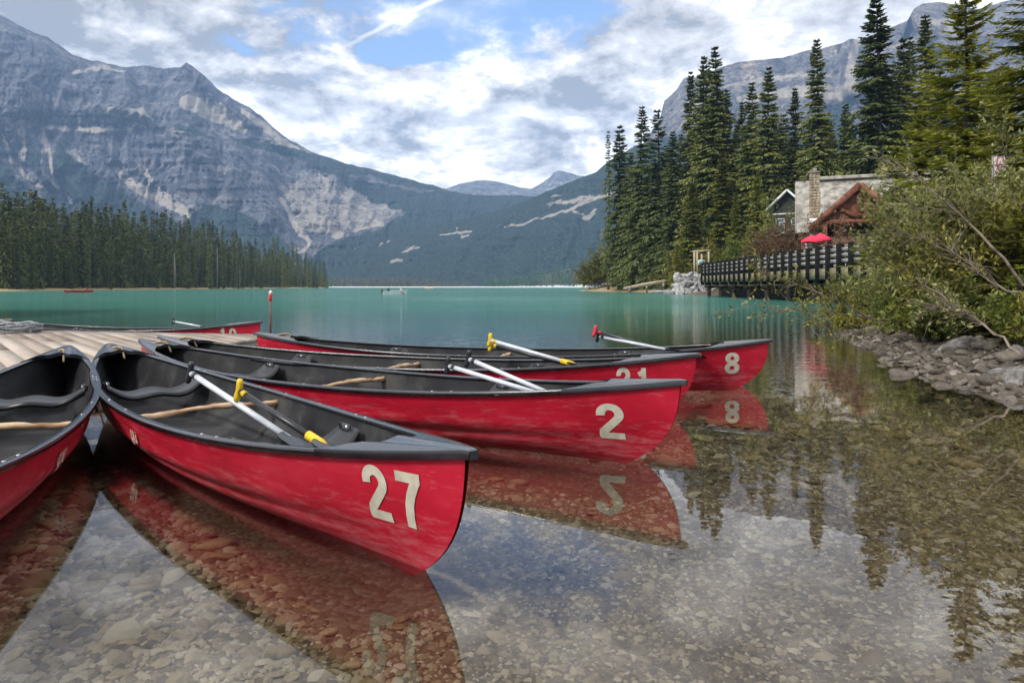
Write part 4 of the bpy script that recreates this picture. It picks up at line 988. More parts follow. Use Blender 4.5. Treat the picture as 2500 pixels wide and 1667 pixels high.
def hi_rock(seed, mat, flat=.7):
    """a larger boulder with facets and cracks, as geometry"""
    r = np.random.default_rng(seed); nu, nv = 40, 24; th = np.linspace(0, np.pi, nv)[None, :]; ph = np.linspace(0, 2 * np.pi, nu + 1)[:-1][:, None]
    d = np.stack([np.sin(th) * np.cos(ph), np.sin(th) * np.sin(ph), -np.cos(th) * np.ones_like(ph)], -1)
    rad = np.full(d.shape[:2], 1.3)
    for k in range(16):
        nrm = r.normal(0, 1, 3); nrm /= np.linalg.norm(nrm); h = r.uniform(.72, 1.02); c = d @ nrm
        rad = np.minimum(rad, np.where(c > .1, h / np.maximum(c, .1), 9))
    rad = rad + (fbm(ph * 2 + th, th * 3, 5, seed) - .5) * .16
    rad[:, 0] = rad[:, 0].mean(); rad[:, -1] = rad[:, -1].mean()
    V = d * rad[..., None] * np.array([1, .8, flat])
    i = np.arange(nu)[:, None]; j = np.arange(nv - 1)[None, :]
    Fq = np.stack([i * nv + j, ((i + 1) % nu) * nv + j, ((i + 1) % nu) * nv + j + 1, i * nv + j + 1], -1).reshape(-1, 4)
    me = mesh('boulder', V.reshape(-1, 3), Fq, mat, True); return me
p = G(2275, 880, .18)
M_bankrock = pm('bank_boulder', [(.1, (.08, .075, .07)), (.5, (.17, .16, .15)), (.9, (.30, .28, .26))], 2.2, .85, .6, bscale=10, bdist=.05)
HR = [hi_rock(60 + k, M_boulder, .62) for k in range(3)]
def grz(x, y): return float(ground_z(np.array([x]), np.array([y]))[0])
HB = [hi_rock(60 + k, M_bankrock, .62) for k in range(3)]
rock('boulder', 'largest grey boulder on the right bank, under the overhanging bushes', (5.62, 9.0, .15), (.36, .28, .30), .4, HB[0])
rock('boulder', 'upright grey boulder on the right bank above the pebbles', (5.45, 7.75, .12), (.20, .16, .28), 1.4, HB[1])
rock('boulder', 'low flat pale boulder near the right edge of the bank', (5.05, 7.1, .10), (.22, .18, .16), 2.4, HB[2])
rock('boulder', 'rounded boulder at the edge of the water right of the canoes', (4.78, 6.75, .06), (.19, .16, .17), .9, HB[1])
def riprap():
    t = thing('boulder_pile', 'pile of pale riprap boulders at the lake end of the timber bridge', 'rocks', (22.3, 90, 0)); r = random.Random(4)
    n = 0
    for row in range(5):
        for k in range(9 - row):
            o = bpy.data.objects.new('stone', HR[(row + k) % 3]); COL.objects.link(o); o.parent = t; s = r.uniform(.42, .78)
            o.location = (-2.6 + row * .35 + k * .72 + r.uniform(-.2, .2), -2.2 + row * .7 + r.uniform(-.4, .4), .1 + row * .52 + r.uniform(-.1, .1)); o.scale = (s, s, s * 1.1); o.rotation_euler = (r.uniform(-.4, .4), r.uniform(-.4, .4), r.uniform(0, 6))
riprap()
for k, (px, dd, s, lab) in enumerate(((1448, 140, .9, 'low pale rock at the water beside the point of the forest'), (1475, 134, 1.0, 'flat rock at the water left of the log railing'),
                                  (1610, 101, 1.0, 'rounded brown rock under the log railing'), (1640, 97, 1.1, 'brown rock between the log railing and the boulder pile'))):
    rock('rock', lab, ((px - CX) / F * dd, dd, .15), (s * 1.2, s, s * .6), k * 1.3, HR[k % 3])
# ================================================================ TREES
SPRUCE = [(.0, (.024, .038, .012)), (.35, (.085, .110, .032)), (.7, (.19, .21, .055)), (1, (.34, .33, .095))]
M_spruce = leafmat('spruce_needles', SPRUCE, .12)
M_spruce_y = leafmat('yellow_green_spruce_needles', [(.0, (.05, .065, .012)), (.35, (.15, .165, .026)), (.7, (.29, .28, .042)), (1, (.42, .38, .06))], .25)
M_far = leafmat('distant_spruce_needles', [(.0, (.026, .040, .014)), (.4, (.085, .105, .032)), (.75, (.17, .18, .055)), (1, (.29, .27, .08))], .15)
M_fary = leafmat('olive_distant_needles', [(.0, (.04, .052, .014)), (.4, (.11, .125, .03)), (.75, (.19, .195, .05)), (1, (.30, .28, .08))], .15)
M_fir = leafmat('olive_fir_needles', [(.0, (.04, .052, .008)), (.35, (.14, .155, .018)), (.7, (.29, .29, .028)), (1, (.45, .41, .05))], .30)
M_bark = pm('conifer_bark', [(.2, (.035, .028, .022)), (.8, (.12, .095, .075))], 3, .95, .7, stretch=(3, 3, .6), bdist=.03)
M_deadwood = pm('bleached_deadwood', [(.2, (.12, .11, .09)), (.8, (.24, .22, .19))], 3, .9, .4, stretch=(3, 3, .4))
def kites(Pp, D, S, l, w):
    V = np.stack([Pp, Pp + D * (l * .45)[:, None] + S * (w * .5)[:, None], Pp + D * l[:, None], Pp + D * (l * .45)[:, None] - S * (w * .5)[:, None]], 1)
    n = len(Pp); return V.reshape(-1, 3), np.arange(4 * n).reshape(n, 4)
def nrmz(a): return a / (np.linalg.norm(a, axis=-1, keepdims=True) + 1e-9)
def conifer(Ht, Rm, whorls, per, steps, leaf, seed, droop=.28, bare=.06, power=.75, irregular=.25, mat=None, limbs=False, wide=.33, sparse=0.0, upturn=.0, hang=.60, ww=1.0, gaps=.30):
    r = np.random.default_rng(seed)
    t = np.repeat((np.arange(whorls) + r.uniform(-.3, .3, whorls)) / whorls, per); t = np.clip(t, 0, .995)
    nb = len(t); z0 = Ht * (bare + (1 - bare) * t)
    az = r.uniform(0, 2 * np.pi, nb)
    # clumpy outline: side-dependent and height-dependent length
    lobe = vnoise(t * 9 + 5, (np.cos(az) * 1.4 + 9), seed) * .6 + vnoise(t * 23, np.sin(az) * 2 + 4, seed + 1) * .4
    prof = np.minimum((1 - t) ** power, .30 + 3.2 * t + .25)
    ln = Rm * prof * (1 - irregular + 2 * irregular * lobe) * r.uniform(.8, 1.12, nb) + .012 * Ht * (1 - t)
    keep = r.uniform(0, 1, nb) > sparse; t, z0, az, ln = t[keep], z0[keep], az[keep], ln[keep]; nb = len(t)
    ln = ln * np.where(vnoise(t * 16 + 3, np.sin(az * 1.0) * 1.6 + 7, seed + 9) < gaps, .45, 1.0)
    out = np.stack([np.cos(az), np.sin(az), np.zeros(nb)], -1)
    dr = droop * r.uniform(.6, 1.4, nb) * (1.25 - t) - .38 * t ** 3
    def bpt(u): return out * (ln * u)[:, None] * 1.0 + np.stack([np.zeros(nb), np.zeros(nb), z0 + -dr * ln * u ** 1.4 + upturn * ln * u ** 3], -1)
    Vs, Fs, Ts, n0 = [], [], [], 0
    side = np.stack([-np.sin(az), np.cos(az), np.zeros(nb)], -1)
    for k in range(steps):
        for sgn in (-1, 1, 0):
            u = (k + r.uniform(.1, .9, nb)) / steps; u = np.clip(u * .92 + .08, .05, 1)
            p = bpt(u); p2 = bpt(np.minimum(u + .05, 1.05)); tan = nrmz(p2 - p)
            if sgn == 0:
                D = nrmz(tan + r.normal(0, .18, (nb, 3)) + np.array([0, 0, -.1])); l = leaf * r.uniform(.8, 1.5, nb) * 1.2
            else:
                D = nrmz(tan * .75 + side * sgn * r.uniform(.55, 1.1, nb)[:, None] + np.array([0, 0, -hang]) * r.uniform(.3, 1.3, nb)[:, None])
                l = ln * wide * (1.12 - u) * r.uniform(.6, 1.25, nb) + leaf * .8
            S = nrmz(np.cross(D, np.array([0, 0, 1.0])) + np.stack([r.normal(0, .25, nb), r.normal(0, .25, nb), r.normal(0, .6, nb)], -1))
            w = (leaf * .42 + l * .20) * r.uniform(.7, 1.3, nb) * ww
            V, Fk = kites(p, D, S, l, w); Vs.append(V); Fs.append(Fk + n0); n0 += len(V)
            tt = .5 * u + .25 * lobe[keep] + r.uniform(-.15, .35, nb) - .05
            Ts.append(np.repeat(np.clip(tt, 0, 1), 4))
    # leader
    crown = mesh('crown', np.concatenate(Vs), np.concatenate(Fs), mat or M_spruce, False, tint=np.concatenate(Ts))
    b = MB(); b.tube([(0, 0, -.6), (0, 0, Ht * .3), (.01 * Ht, 0, Ht * .65), (0, 0, Ht * .99)], [Ht * .0155, Ht * .012, Ht * .006, .015], 7)
    if limbs:
        P0 = bpt(0.0 + np.zeros(nb)); P1 = bpt(.5 + np.zeros(nb)); P2 = bpt(1.0 + np.zeros(nb))
        for i in range(0, nb): b.tube([P0[i], P1[i], P2[i]], [.006 * ln[i] + .006, .004 * ln[i] + .004, .003], 4, cap=False)
    trunk = b.mesh('trunk', M_bark, True)
    return trunk, crown
def plant_tree(proto, label, loc, s, rz, group=None, name='spruce_tree', parts=True, cat='tree', mat=None, sx=1.0):
    if parts:
        t = thing(name, label, cat, loc, rz, group); t.scale = (s * sx, s * sx, s)
        link('trunk', proto[0], t); link('crown', proto[1], t)
        return t
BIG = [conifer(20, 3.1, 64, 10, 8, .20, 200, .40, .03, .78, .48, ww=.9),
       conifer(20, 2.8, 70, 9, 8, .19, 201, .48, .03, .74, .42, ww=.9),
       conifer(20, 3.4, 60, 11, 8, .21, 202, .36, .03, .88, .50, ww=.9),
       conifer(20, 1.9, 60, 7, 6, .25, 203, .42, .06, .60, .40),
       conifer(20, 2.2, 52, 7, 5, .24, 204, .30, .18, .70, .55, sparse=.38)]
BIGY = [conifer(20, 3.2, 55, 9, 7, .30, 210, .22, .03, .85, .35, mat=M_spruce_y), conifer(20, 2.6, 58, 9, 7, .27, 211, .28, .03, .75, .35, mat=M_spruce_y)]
def gz1(x, y): return float(ground_z(np.array([x]), np.array([y]))[0])
GR_R = 'spruces on the right shore'
# (trunk x, top y in the 2352-wide view, distance, prototype, width factor, label)
TREES_R = [
 (1397, 300, 131, 4, .55, 'thin bare-topped spruce, the leftmost trunk of the grove on the point'),
 (1424, 288, 127, 3, 1.15, 'slim dark spruce on the point just right of the thin bare one'),
 (1475, 242, 120, 1, 1.05, 'tall dark spruce with a narrow blunt top near the lake point'),
 (1511, 252, 117, 4, 1.25, 'sparse see-through spruce right of the narrow blunt-topped one'),
 (1450, 350, 124, 0, 1.10, 'shorter dark spruce low on the point with branches near the water'),
 (1586, 162, 112, 1, .85, 'narrow spruce left of the tall forked-looking pair'),
 (1617, 128, 106, 2, 1.0, 'broad tall spruce, left one of the tall pair in the middle of the grove'),
 (1643, 106, 104, 0, 1.0, 'tallest spruce of the grove left of the lodge, pointed bare tip'),
 (1668, 205, 108, 0, 1.0, 'spruce hugging the right side of the tall pair'),
 (1545, 300, 110, 2, 1.0, 'wide-skirted dark spruce above the log railing'),
 (1705, 232, 103, 1, .9, 'mid height spruce in the gap right of the tall pair'),
 (1727, 188, 100, 0, .95, 'pointed spruce with dense layered branches behind the bridge'),
 (1765, 153, 96, 2, .95, 'full green spruce standing left of the lodge chimney'),
 (1800, 262, 104, 3, 1.1, 'dark slim spruce behind the full green spruce'),
 (1826, 200, 98, 1, .95, 'dark narrow spruce directly behind the teal-roofed cabin'),
 (1876, 88, 90, 1, .95, 'tall steeple-shaped spruce behind the lodge chimney'),
 (1942, 238, 104, 0, 1.1, 'low spruce in the notch between the steeple-shaped and the widest tree'),
 (1908, 285, 98, 2, 1.0, 'bluish spruce low behind the lodge roof ridge'),
 (2013, -4, 80, 2, 1.25, 'widest and highest dark spruce rising behind the lodge roof'),
 (2074, 88, 92, 3, 1.1, 'slim spruce, left one of the close pair right of the widest tree'),
 (2091, 82, 95, 1, .8, 'slim spruce, right one of the close pair right of the widest tree'),
 (2125, 32, 84, 1, 1.0, 'dark lone-standing spruce with drooping branches before the mountain'),
 (2160, 150, 80, 0, 1.0, 'spruce filling behind the olive fir, right of the drooping one'),
 (2060, 190, 84, 2, 1.1, 'broad low spruce in front of the close pair'),
]
for k, (x, y, dd, pi, wf, lab) in enumerate(TREES_R):
    X = (x * D2S - CX) / F * dd; zt = H + (HOR - y * D2S) / F * dd; zb = gz1(X, dd) - .2; s = (zt - zb) / 20
    o = plant_tree(BIG[pi], lab, (X, dd, zb), s, k * 1.7, GR_R); sx = wf * 20 * .5 / (zt - zb) * 2.2 / 2 * 1.0
    w_ = wf * (.85 + .25 * (20 / (zt - zb))); o.scale = (s * w_, s * w_, s)
for k, (x, y, dd, wf, lab) in enumerate([(1590, 420, 100, 1.3, 'young yellow-green spruce standing in front of the dark grove'), (1660, 350, 99, 1.25, 'olive-green spruce below the tall pair, left of the bridge end'),
                                         (1555, 560, 99, 1.2, 'small yellowish spruce at the water behind the log railing'), (1738, 400, 88, 1.2, 'yellowish spruce behind the middle of the bridge'),
                                         (1690, 440, 95, .9, 'low yellow-tinged spruce behind the bridge end')]):
    X = (x * D2S - CX) / F * dd; zt = H + (HOR - y * D2S) / F * dd; zb = gz1(X, dd) - .2; s = (zt - zb) / 20
    o = plant_tree(BIGY[k % 2], lab, (X, dd, zb), s, k * 2.1, 'yellowish young spruces'); o.scale = (s * wf, s * wf, s)
r = random.Random(12)
for k in range(46):                                    # the darker wood standing behind
    x = 1440 + (2330 - 1440) * (k + r.random()) / 46; top = np.interp(x, [1400, 1480, 1560, 1700, 1850, 1960, 2100, 2200, 2350], [420, 400, 300, 300, 300, 310, 270, 200, 150]) + r.uniform(-35, 60)
    dd = r.uniform(108, 150) if x < 1900 else r.uniform(90, 130); X = (x * D2S - CX) / F * dd; zt = H + (HOR - top * D2S) / F * dd; zb = gz1(X, dd) - .3
    if shore_dist(np.array([X]), np.array([dd]))[0] < 1: continue
    s = (zt - zb) / 20; o = plant_tree(BIG[r.choice((0, 1, 2, 3))], 'dark spruce deep in the wood behind the front trees of the right shore', (X, dd, zb), s, r.uniform(0, 6), 'spruces deep in the right shore wood')
    o.scale = (s * 1.1, s * 1.1, s)

# the forest along the left shore: 290 trees
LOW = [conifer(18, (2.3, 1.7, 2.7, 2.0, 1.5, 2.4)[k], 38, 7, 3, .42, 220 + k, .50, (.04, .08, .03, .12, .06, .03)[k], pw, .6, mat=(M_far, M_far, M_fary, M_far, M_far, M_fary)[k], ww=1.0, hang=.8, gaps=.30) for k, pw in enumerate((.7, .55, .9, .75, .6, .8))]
LOWM = []
for k, (tr, cr) in enumerate(LOW): LOWM.append((tr, cr))
tops = lambda x: np.interp(x, [-60, 0, 30, 60, 90, 120, 145, 180, 205, 215, 250, 290, 320, 345, 400, 440, 470, 520, 560, 600, 640, 680, 715, 740, 758], [440, 436, 450, 458, 450, 455, 475, 455, 475, 470, 485, 478, 500, 498, 500, 515, 508, 530, 545, 560, 556, 575, 592, 606, 625])
FRONT = []
def left_forest():
    r = random.Random(8); n = 0
    specs = []
    for i in range(290):
        x = -25 + 780 * (i + r.random()) / 290; row = i % 4
        off = (2.0, 7, 14, 24)[row] + r.uniform(-1.5, 3)
        pxs = x * D2S; dd = (102.5 + off) * F / (CX - pxs); X = -(102.5 + off)
        tp = tops(x) + (r.uniform(-4, 105) * (.5 if x > 500 else 1) if row < 2 else r.uniform(-24, 34) * (.6 if x > 450 else 1))
        if row == 0: tp += 30 * (1 - x / 760)
        tp = min(tp, 652 - 12); zt = H + (HOR - tp * D2S) / F * dd; zb = gz1(X, dd) - .3; s = (zt - zb) / 18
        specs.append((dd, X, zb, s, row))
    for dd, X, zb, s, row in specs:
        k = r.choice((0, 0, 1, 1, 2, 3, 3, 4, 4, 5)); w = r.uniform(.6, 1.05) * (18 / max(18 * s, 6)) ** .45 * s
        t = bpy.data.objects.new('spruce_tree', None) if row == 0 else bpy.data.objects.new('spruce_tree', LOWM[k][1]); COL.objects.link(t)
        t.location = (X, dd, zb); t.scale = (w, w, s); t.rotation_euler = (0, 0, r.uniform(0, 6.28))
        if row == 0: FRONT.append((CX + X / dd * F, s * 18, t)); link('trunk', LOWM[k][0], t); link('crown', LOWM[k][1], t)
        tag(t, ('dark spruce in the front row of the forest along the left shore' if row == 0 else 'dark spruce inside the forest along the left shore'), 'tree', 'front row spruces of the left shore forest' if row == 0 else 'spruces inside the left shore forest')
left_forest()
def name_front():
    marks = [(-200, 'from the left edge of the picture', 1), (425, 'the straight bleached snag', 0), (529, 'the branchy bleached snag', 0), (583, 'the small bleached snag', 0), (805, 'from the right end of the forest', -1)]
    FR = sorted(FRONT, key=lambda f: f[0]); words = ['nearest', 'second', 'third', 'fourth', 'fifth', 'sixth', 'seventh', 'eighth', 'ninth', 'tenth', 'eleventh', 'twelfth', 'thirteenth', 'fourteenth', 'fifteenth', 'sixteenth', 'seventeenth', 'eighteenth', 'nineteenth', 'twentieth'] + ['%dth' % k for k in range(21, 60)]
    for i, (px, h, t) in enumerate(FR):
        m = min(marks, key=lambda q: abs(max(q[0], 0) - px)); n = sum(1 for f in FR if min(px, m[0]) <= f[0] <= max(px, m[0]) and f[2] is not t)
        w = 'tall' if h > 15 else ('short' if h < 10 else 'mid-height')
        if m[2]: t['label'] = '%s front-row spruce of the left forest, %s %s' % (w, words[n] if n else 'first', m[1])
        else: t['label'] = '%s front-row forest spruce, %s %s of %s' % (w, words[n], 'left' if px < m[0] else 'right', m[1])
name_front()
def snag(px, dd, top, lab):
    X = (px * D2S - CX) / F * dd; zt = H + (HOR - (top + 10) * D2S) / F * dd; b = MB(); h = zt; r = random.Random(px)
    b.tube([(0, 0, 0), (.3, 0, h * .5), (.1, 0, h)], [.34, .24, .05], 7)
    for k in range(60):
        z = h * r.uniform(.35, .97); a = r.uniform(0, 6.28); l = r.uniform(.4, 1.3) * (1.3 - z / h); b.tube([(0, 0, z), (l * math.cos(a), l * math.sin(a), z - l * .3)], [.05, .02], 4)
    tag(b.build('dead_tree', M_deadwood, None, True, (X, dd, gz1(X, dd))), lab, 'tree', 'bleached dead trees')
snag(400, 222, 575, 'bleached bare snag before the left forest, straight and the tallest of the dead trees')
snag(498, 251, 558, 'bleached branchy snag in the left forest, right of the straight one')
snag(549, 272, 600, 'small bleached snag near the right end of the left forest')
# far woods that read as one mass
def far_wood(name, xs, ys, zf, hs, label, seed, mat):
    r = np.random.default_rng(seed); n = len(xs); Vs, Fs, Ts, n0 = [], [], [], 0
    for k in range(n):
        m = 26; t = r.uniform(0, 1, m) ** .8; a = r.uniform(0, 6.28, m); h = hs[k]; rad = h * .16 * (1 - t) ** .8 + .1
        p = np.stack([xs[k] + rad * .2 * np.cos(a), ys[k] + rad * .2 * np.sin(a), zf[k] + h * (.02 + .95 * t)], -1)
        D = nrmz(np.stack([np.cos(a), np.sin(a), -.45 + 0 * a], -1)); S = nrmz(np.cross(D, np.array([0, 0, 1.]))) ; l = rad * 1.0 + .25 * h * .12; w = rad * .9 + .15
        V, Fk = kites(p, D, S, l, w); Vs.append(V); Fs.append(Fk + n0); n0 += len(V); Ts.append(np.full(len(V), r.uniform(0, 1)))
        q = np.array([[xs[k] - .02 * h, ys[k], zf[k]], [xs[k] + .02 * h, ys[k], zf[k]], [xs[k], ys[k], zf[k] + h * 1.02], [xs[k], ys[k], zf[k] + h * .5]]); Vs.append(q); Fs.append(np.array([[0, 1, 2, 3]]) + n0); n0 += 4; Ts.append(np.zeros(4))
    o = link(name, mesh(name, np.concatenate(Vs), np.concatenate(Fs), mat, False, tint=np.concatenate(Ts)), None, kind='stuff'); o['label'] = label
rr = np.random.default_rng(77)
n = 420; dd = rr.uniform(800, 880, n); xs = (rr.uniform(800, 1148, n) - CX) / F * dd; hs = rr.uniform(8, 12.5, n) * np.interp((xs / dd) * F + CX, [800, 1000, 1148], [1.1, 1.0, .45])
M_farolive = leafmat('far_olive_wood', [(.0, (.06, .065, .03)), (.5, (.12, .115, .05)), (1, (.19, .165, .075))], .1)
far_wood('far_shore_woodland', xs, dd, ground_z(xs, dd), hs, 'low olive woodland along the far end of the lake', 5, M_farolive)
n = 420; dd = rr.uniform(800, 930, n); pxn = rr.uniform(1185, 1470, n); xs = (pxn - CX) / F * dd; hs = rr.uniform(9, 14, n)
M_farg = leafmat('far_green_wood', [(.0, (.012, .045, .020)), (.5, (.045, .11, .042)), (1, (.11, .19, .065))], .1)
far_wood('far_green_wood', xs, dd, ground_z(xs, dd), hs, 'green spruce wood on the low hill at the far right end of the lake', 6, M_farg)
# far treeline: belt between the left forest and the valley
n = 500; dd = rr.uniform(640, 900, n); xs = -rr.uniform(100, 700, n); 
k = (xs / dd * F + CX < 815) & (xs / dd * F + CX > -40); xs, dd = xs[k], dd[k]
far_wood('left_far_woodland', xs, dd, ground_z(xs, dd), np.full(len(xs), 12.0), 'woodland behind the left shore forest', 7, M_farg)

# ---------------------------------------------------------------- near firs and shrubs on the right bank
FIR = [conifer(10, 2.6, 42, 10, 14, .09, 230, .14, .02, .72, .45, mat=M_fir, limbs=True, wide=.30, upturn=.14, hang=.30, sparse=.12, ww=.8, gaps=.3),
       conifer(10, 2.5, 40, 10, 14, .09, 231, .20, .02, .80, .5, mat=M_fir, limbs=True, wide=.32, upturn=.12, hang=.32, sparse=.12, ww=.8, gaps=.3),
       conifer(6, 1.9, 26, 9, 15, .06, 232, .18, .02, .80, .5, mat=M_fir, limbs=True, wide=.30, upturn=.12, hang=.3, ww=.7)]
GF = 'olive firs close by on the right bank'
for k, (x, y, dd, pi, wf, lab) in enumerate([
    (2215, -75, 23, 0, 1.05, 'olive fir with a straight dark trunk, the nearest tall tree on the right bank'),
    (2395, -180, 17, 1, 1.15, 'tall olive fir cut off by the right edge of the picture'),
    (2120, 235, 27, 1, 1.25, 'yellowish fir with flat layered branches left of the straight dark trunk'),
    (2062, 330, 29, 0, 1.0, 'small yellowish fir just right of the lodge roof'),
    (2290, 190, 26, 0, 1.2, 'mid height olive fir between the two tallest near trees'),
    (2180, 330, 24, 1, 1.2, 'low bushy olive fir in front of the straight dark trunk')]):
    X = (x * D2S - CX) / F * dd; zt = H + (HOR - y * D2S) / F * dd; zb = gz1(X, dd) - .1; s = (zt - zb) / 10
    o = plant_tree(FIR[pi], lab, (X, dd, zb), s, k * 1.3, GF, 'fir_tree'); ww = wf * (s ** .55); o.scale = (ww, ww, s)
for k, (x, y, dd, s, lab) in enumerate([(2330, 470, 10.5, 1, 'low spreading fir boughs at the right edge above the shore stones'), (2210, 560, 12.5, 1, 'low mossy fir on the bank above the largest boulder'),
                                        (2270, 540, 11.5, 1, 'low mossy fir between the bank willows and the right edge'), (2390, 440, 9.0, 1, 'fir sapling half outside the right edge')]):
    X = (x * D2S - CX) / F * dd; zt = H + (HOR - y * D2S) / F * dd; zb = gz1(X, dd) - .35; s = (zt - zb) / 6
    o = plant_tree(FIR[2], lab, (X, dd, zb), s, k * 1.9, 'low firs on the right bank', 'fir_tree'); o.scale = (.78, .78, s * 1.0)

M_leafw = leafmat('willow_leaves', [(.0, (.07, .08, .024)), (.35, (.19, .20, .06)), (.7, (.33, .32, .12)), (1, (.50, .44, .23))], .30, .55)
M_leafg = leafmat('green_bush_leaves', [(.0, (.024, .040, .010)), (.35, (.08, .11, .02)), (.7, (.18, .205, .03)), (1, (.30, .29, .05))], .25, .55)
M_leafo = leafmat('olive_bush_leaves', [(.0, (.05, .056, .012)), (.35, (.14, .14, .022)), (.7, (.26, .24, .04)), (1, (.38, .33, .07))], .25, .55)
M_leafr = leafmat('rusty_bush_leaves', [(.0, (.05, .028, .014)), (.4, (.12, .06, .028)), (.8, (.19, .11, .05)), (1, (.22, .17, .07))], .25, .55)
M_branch = pm('grey_brown_branch', [(.2, (.08, .062, .045)), (.8, (.26, .21, .16))], 6, .85, .4)
def shrub(name, label, base, rx, ry, hz, stems, twigs, leaves, leaf, seed, mat, group=None, lean=(0, 0), cat='bush', start=.25, stem_r=.016, spread=1.0, asp=.42):
    r = random.Random(seed); rn = np.random.default_rng(seed); b = MB(); pts = []; dirs = []
    for k in range(stems):
        a = r.uniform(0, 2 * math.pi); q = r.uniform(.25, 1) ** .6; el = r.uniform(.25, 1.0)
        tip = Vector((lean[0] * r.uniform(.5, 1.2) + rx * q * math.cos(a), lean[1] + ry * q * math.sin(a), hz * el * math.sqrt(max(.05, 1 - (q * .85) ** 2)) + .05))
        root = Vector((r.uniform(-.25, .25) * rx * spread, r.uniform(-.25, .25) * ry * spread, -.15))
        mid = root.lerp(tip, .5) + Vector((0, 0, hz * r.uniform(.08, .28)))
        cp = []
        for i in range(9):
            u = i / 8; p = root * (1 - u) ** 2 + mid * (2 * u * (1 - u)) + tip * u * u
            p += Vector((r.uniform(-1, 1), r.uniform(-1, 1), r.uniform(-1, 1))) * .025 * hz * u; cp.append(p)
        b.tube(cp, [stem_r * (1 - .8 * i / 8) + .002 for i in range(9)], 5, cap=False)
        for q in range(twigs):
            u = r.uniform(start, 1.0); i = min(int(u * 8), 7); p = cp[i].lerp(cp[i + 1], u * 8 - i); d = (cp[i + 1] - cp[i]).normalized()
            dv = (d + Vector((r.gauss(0, .7), r.gauss(0, .7), r.gauss(.15, .6)))).normalized(); l = hz * r.uniform(.10, .30)
            e = p + dv * l + Vector((0, 0, -.04 * l)); m2 = p.lerp(e, .5) + Vector((r.gauss(0, .05), r.gauss(0, .05), .03)) * l
            b.tube([p, m2, e], [.004 + stem_r * .15, .004, .002], 3, cap=False)
            for w in range(leaves):
                v = r.uniform(.15, 1.05); pts.append(p.lerp(m2, v * 2) if v < .5 else m2.lerp(e, v * 2 - 1)); dirs.append(dv)
    n = len(pts); Pp = np.array([tuple(p) for p in pts]) + rn.normal(0, leaf * .35, (n, 3)); Dv = nrmz(np.array([tuple(d) for d in dirs]) * .6 + rn.normal(0, .75, (n, 3)))
    S = nrmz(np.cross(Dv, rn.normal(0, 1, (n, 3)))); l = leaf * rn.uniform(.6, 1.4, n)
    V, Fk = kites(Pp, Dv, S, l, l * asp)
    hgt = np.clip(Pp[:, 2] / max(hz, .1), 0, 1); tint = np.clip(vnoise(Pp[:, 0] * 1.6 / max(rx, .4) * 1.2 + seed, Pp[:, 2] * 1.6 + seed, seed) * .55 + rn.uniform(-.1, .45, n), 0, 1)
    t = thing(name, label, cat, base, 0, group)
    link('branches', b.mesh('branches', M_branch, True), t); link('foliage', mesh('foliage', V, Fk, mat, False, tint=np.repeat(tint, 4)), t); return t
GW = 'leaning willows over the right bank'
for k, (x, y, hz, rx, ry, st, lf, lean, lab) in enumerate([
    (7.75, 12.3, 2.75, 1.4, 1.4, 44, .055, (-.5, -.3), 'pale leaning willow in front of the lodge roof and red gable'),
    (9.2, 13.2, 3.3, 1.6, 1.4, 42, .055, (-.3, -.2), 'tall pale willow right of the lodge roof, behind the leaning one'),
    (6.95, 10.6, 1.4, 1.0, 1.0, 34, .050, (-.35, -.3), 'low olive willow hanging over the water at the end of the bridge'),
    (7.2, 10.2, 2.1, 1.2, 1.0, 40, .050, (-.2, -.2), 'dense willow thicket in the middle of the right bank'),
    (10.3, 16.5, 3.2, 1.5, 1.4, 40, .060, (-.3, 0), 'farthest willow of the bank, near the shore end of the bridge'),
    (8.3, 11.2, 2.3, 1.2, 1.0, 36, .050, (0, -.2), 'willow at the right edge, in front of the tall pale one')]):
    shrub('willow', lab, (x, y, gz1(x, y)), rx, ry, hz, st, 20, 17, lf * 1.75, 300 + k, M_leafw if k in (0, 1, 4, 5) else M_leafo, GW, lean)
for k, (x, y, hz, rx, ry, st, mt, lab) in enumerate([
    (6.15, 9.5, .75, .8, .6, 30, M_leafg, 'mossy green undergrowth right behind the largest boulder'),
    (6.6, 8.6, .9, .8, .6, 30, M_leafg, 'dark green undergrowth at the right edge above the shore pebbles'),
    (5.9, 7.6, .7, .6, .5, 24, M_leafo, 'low olive bush over the stones at the right edge'),
    (7.0, 12.2, .7, .9, .7, 30, M_leafg, 'dark low bush at the water under the leaning willow'),
    (8.0, 14.4, 1.0, 1.0, .8, 30, M_leafg, 'dark bush on the bank between the two farther willows'),
    (9.0, 17.8, 1.2, 1.3, 1.0, 34, M_leafo, 'olive bush at the water beyond the willows, right of the bridge posts'),
    (11.3, 22.0, 1.5, 1.7, 1.2, 34, M_leafg, 'dark bush by the shore end of the bridge'),
    (5.95, 8.2, .55, .6, .5, 24, M_leafg, 'low dark undergrowth spilling over the bank stones'), (6.3, 10.6, .6, .8, .6, 28, M_leafg, 'dark undergrowth behind the smaller stones of the bank'),
    (7.3, 15.3, .6, .9, .7, 26, M_leafo, 'low bush at the narrow end of the pebble bank')]):
    shrub('bush', lab, (x, y, gz1(x, y)), rx, ry, hz, st, 14, 14, .07, 330 + k, mt, 'undergrowth of the right bank', (-.1, -.1))
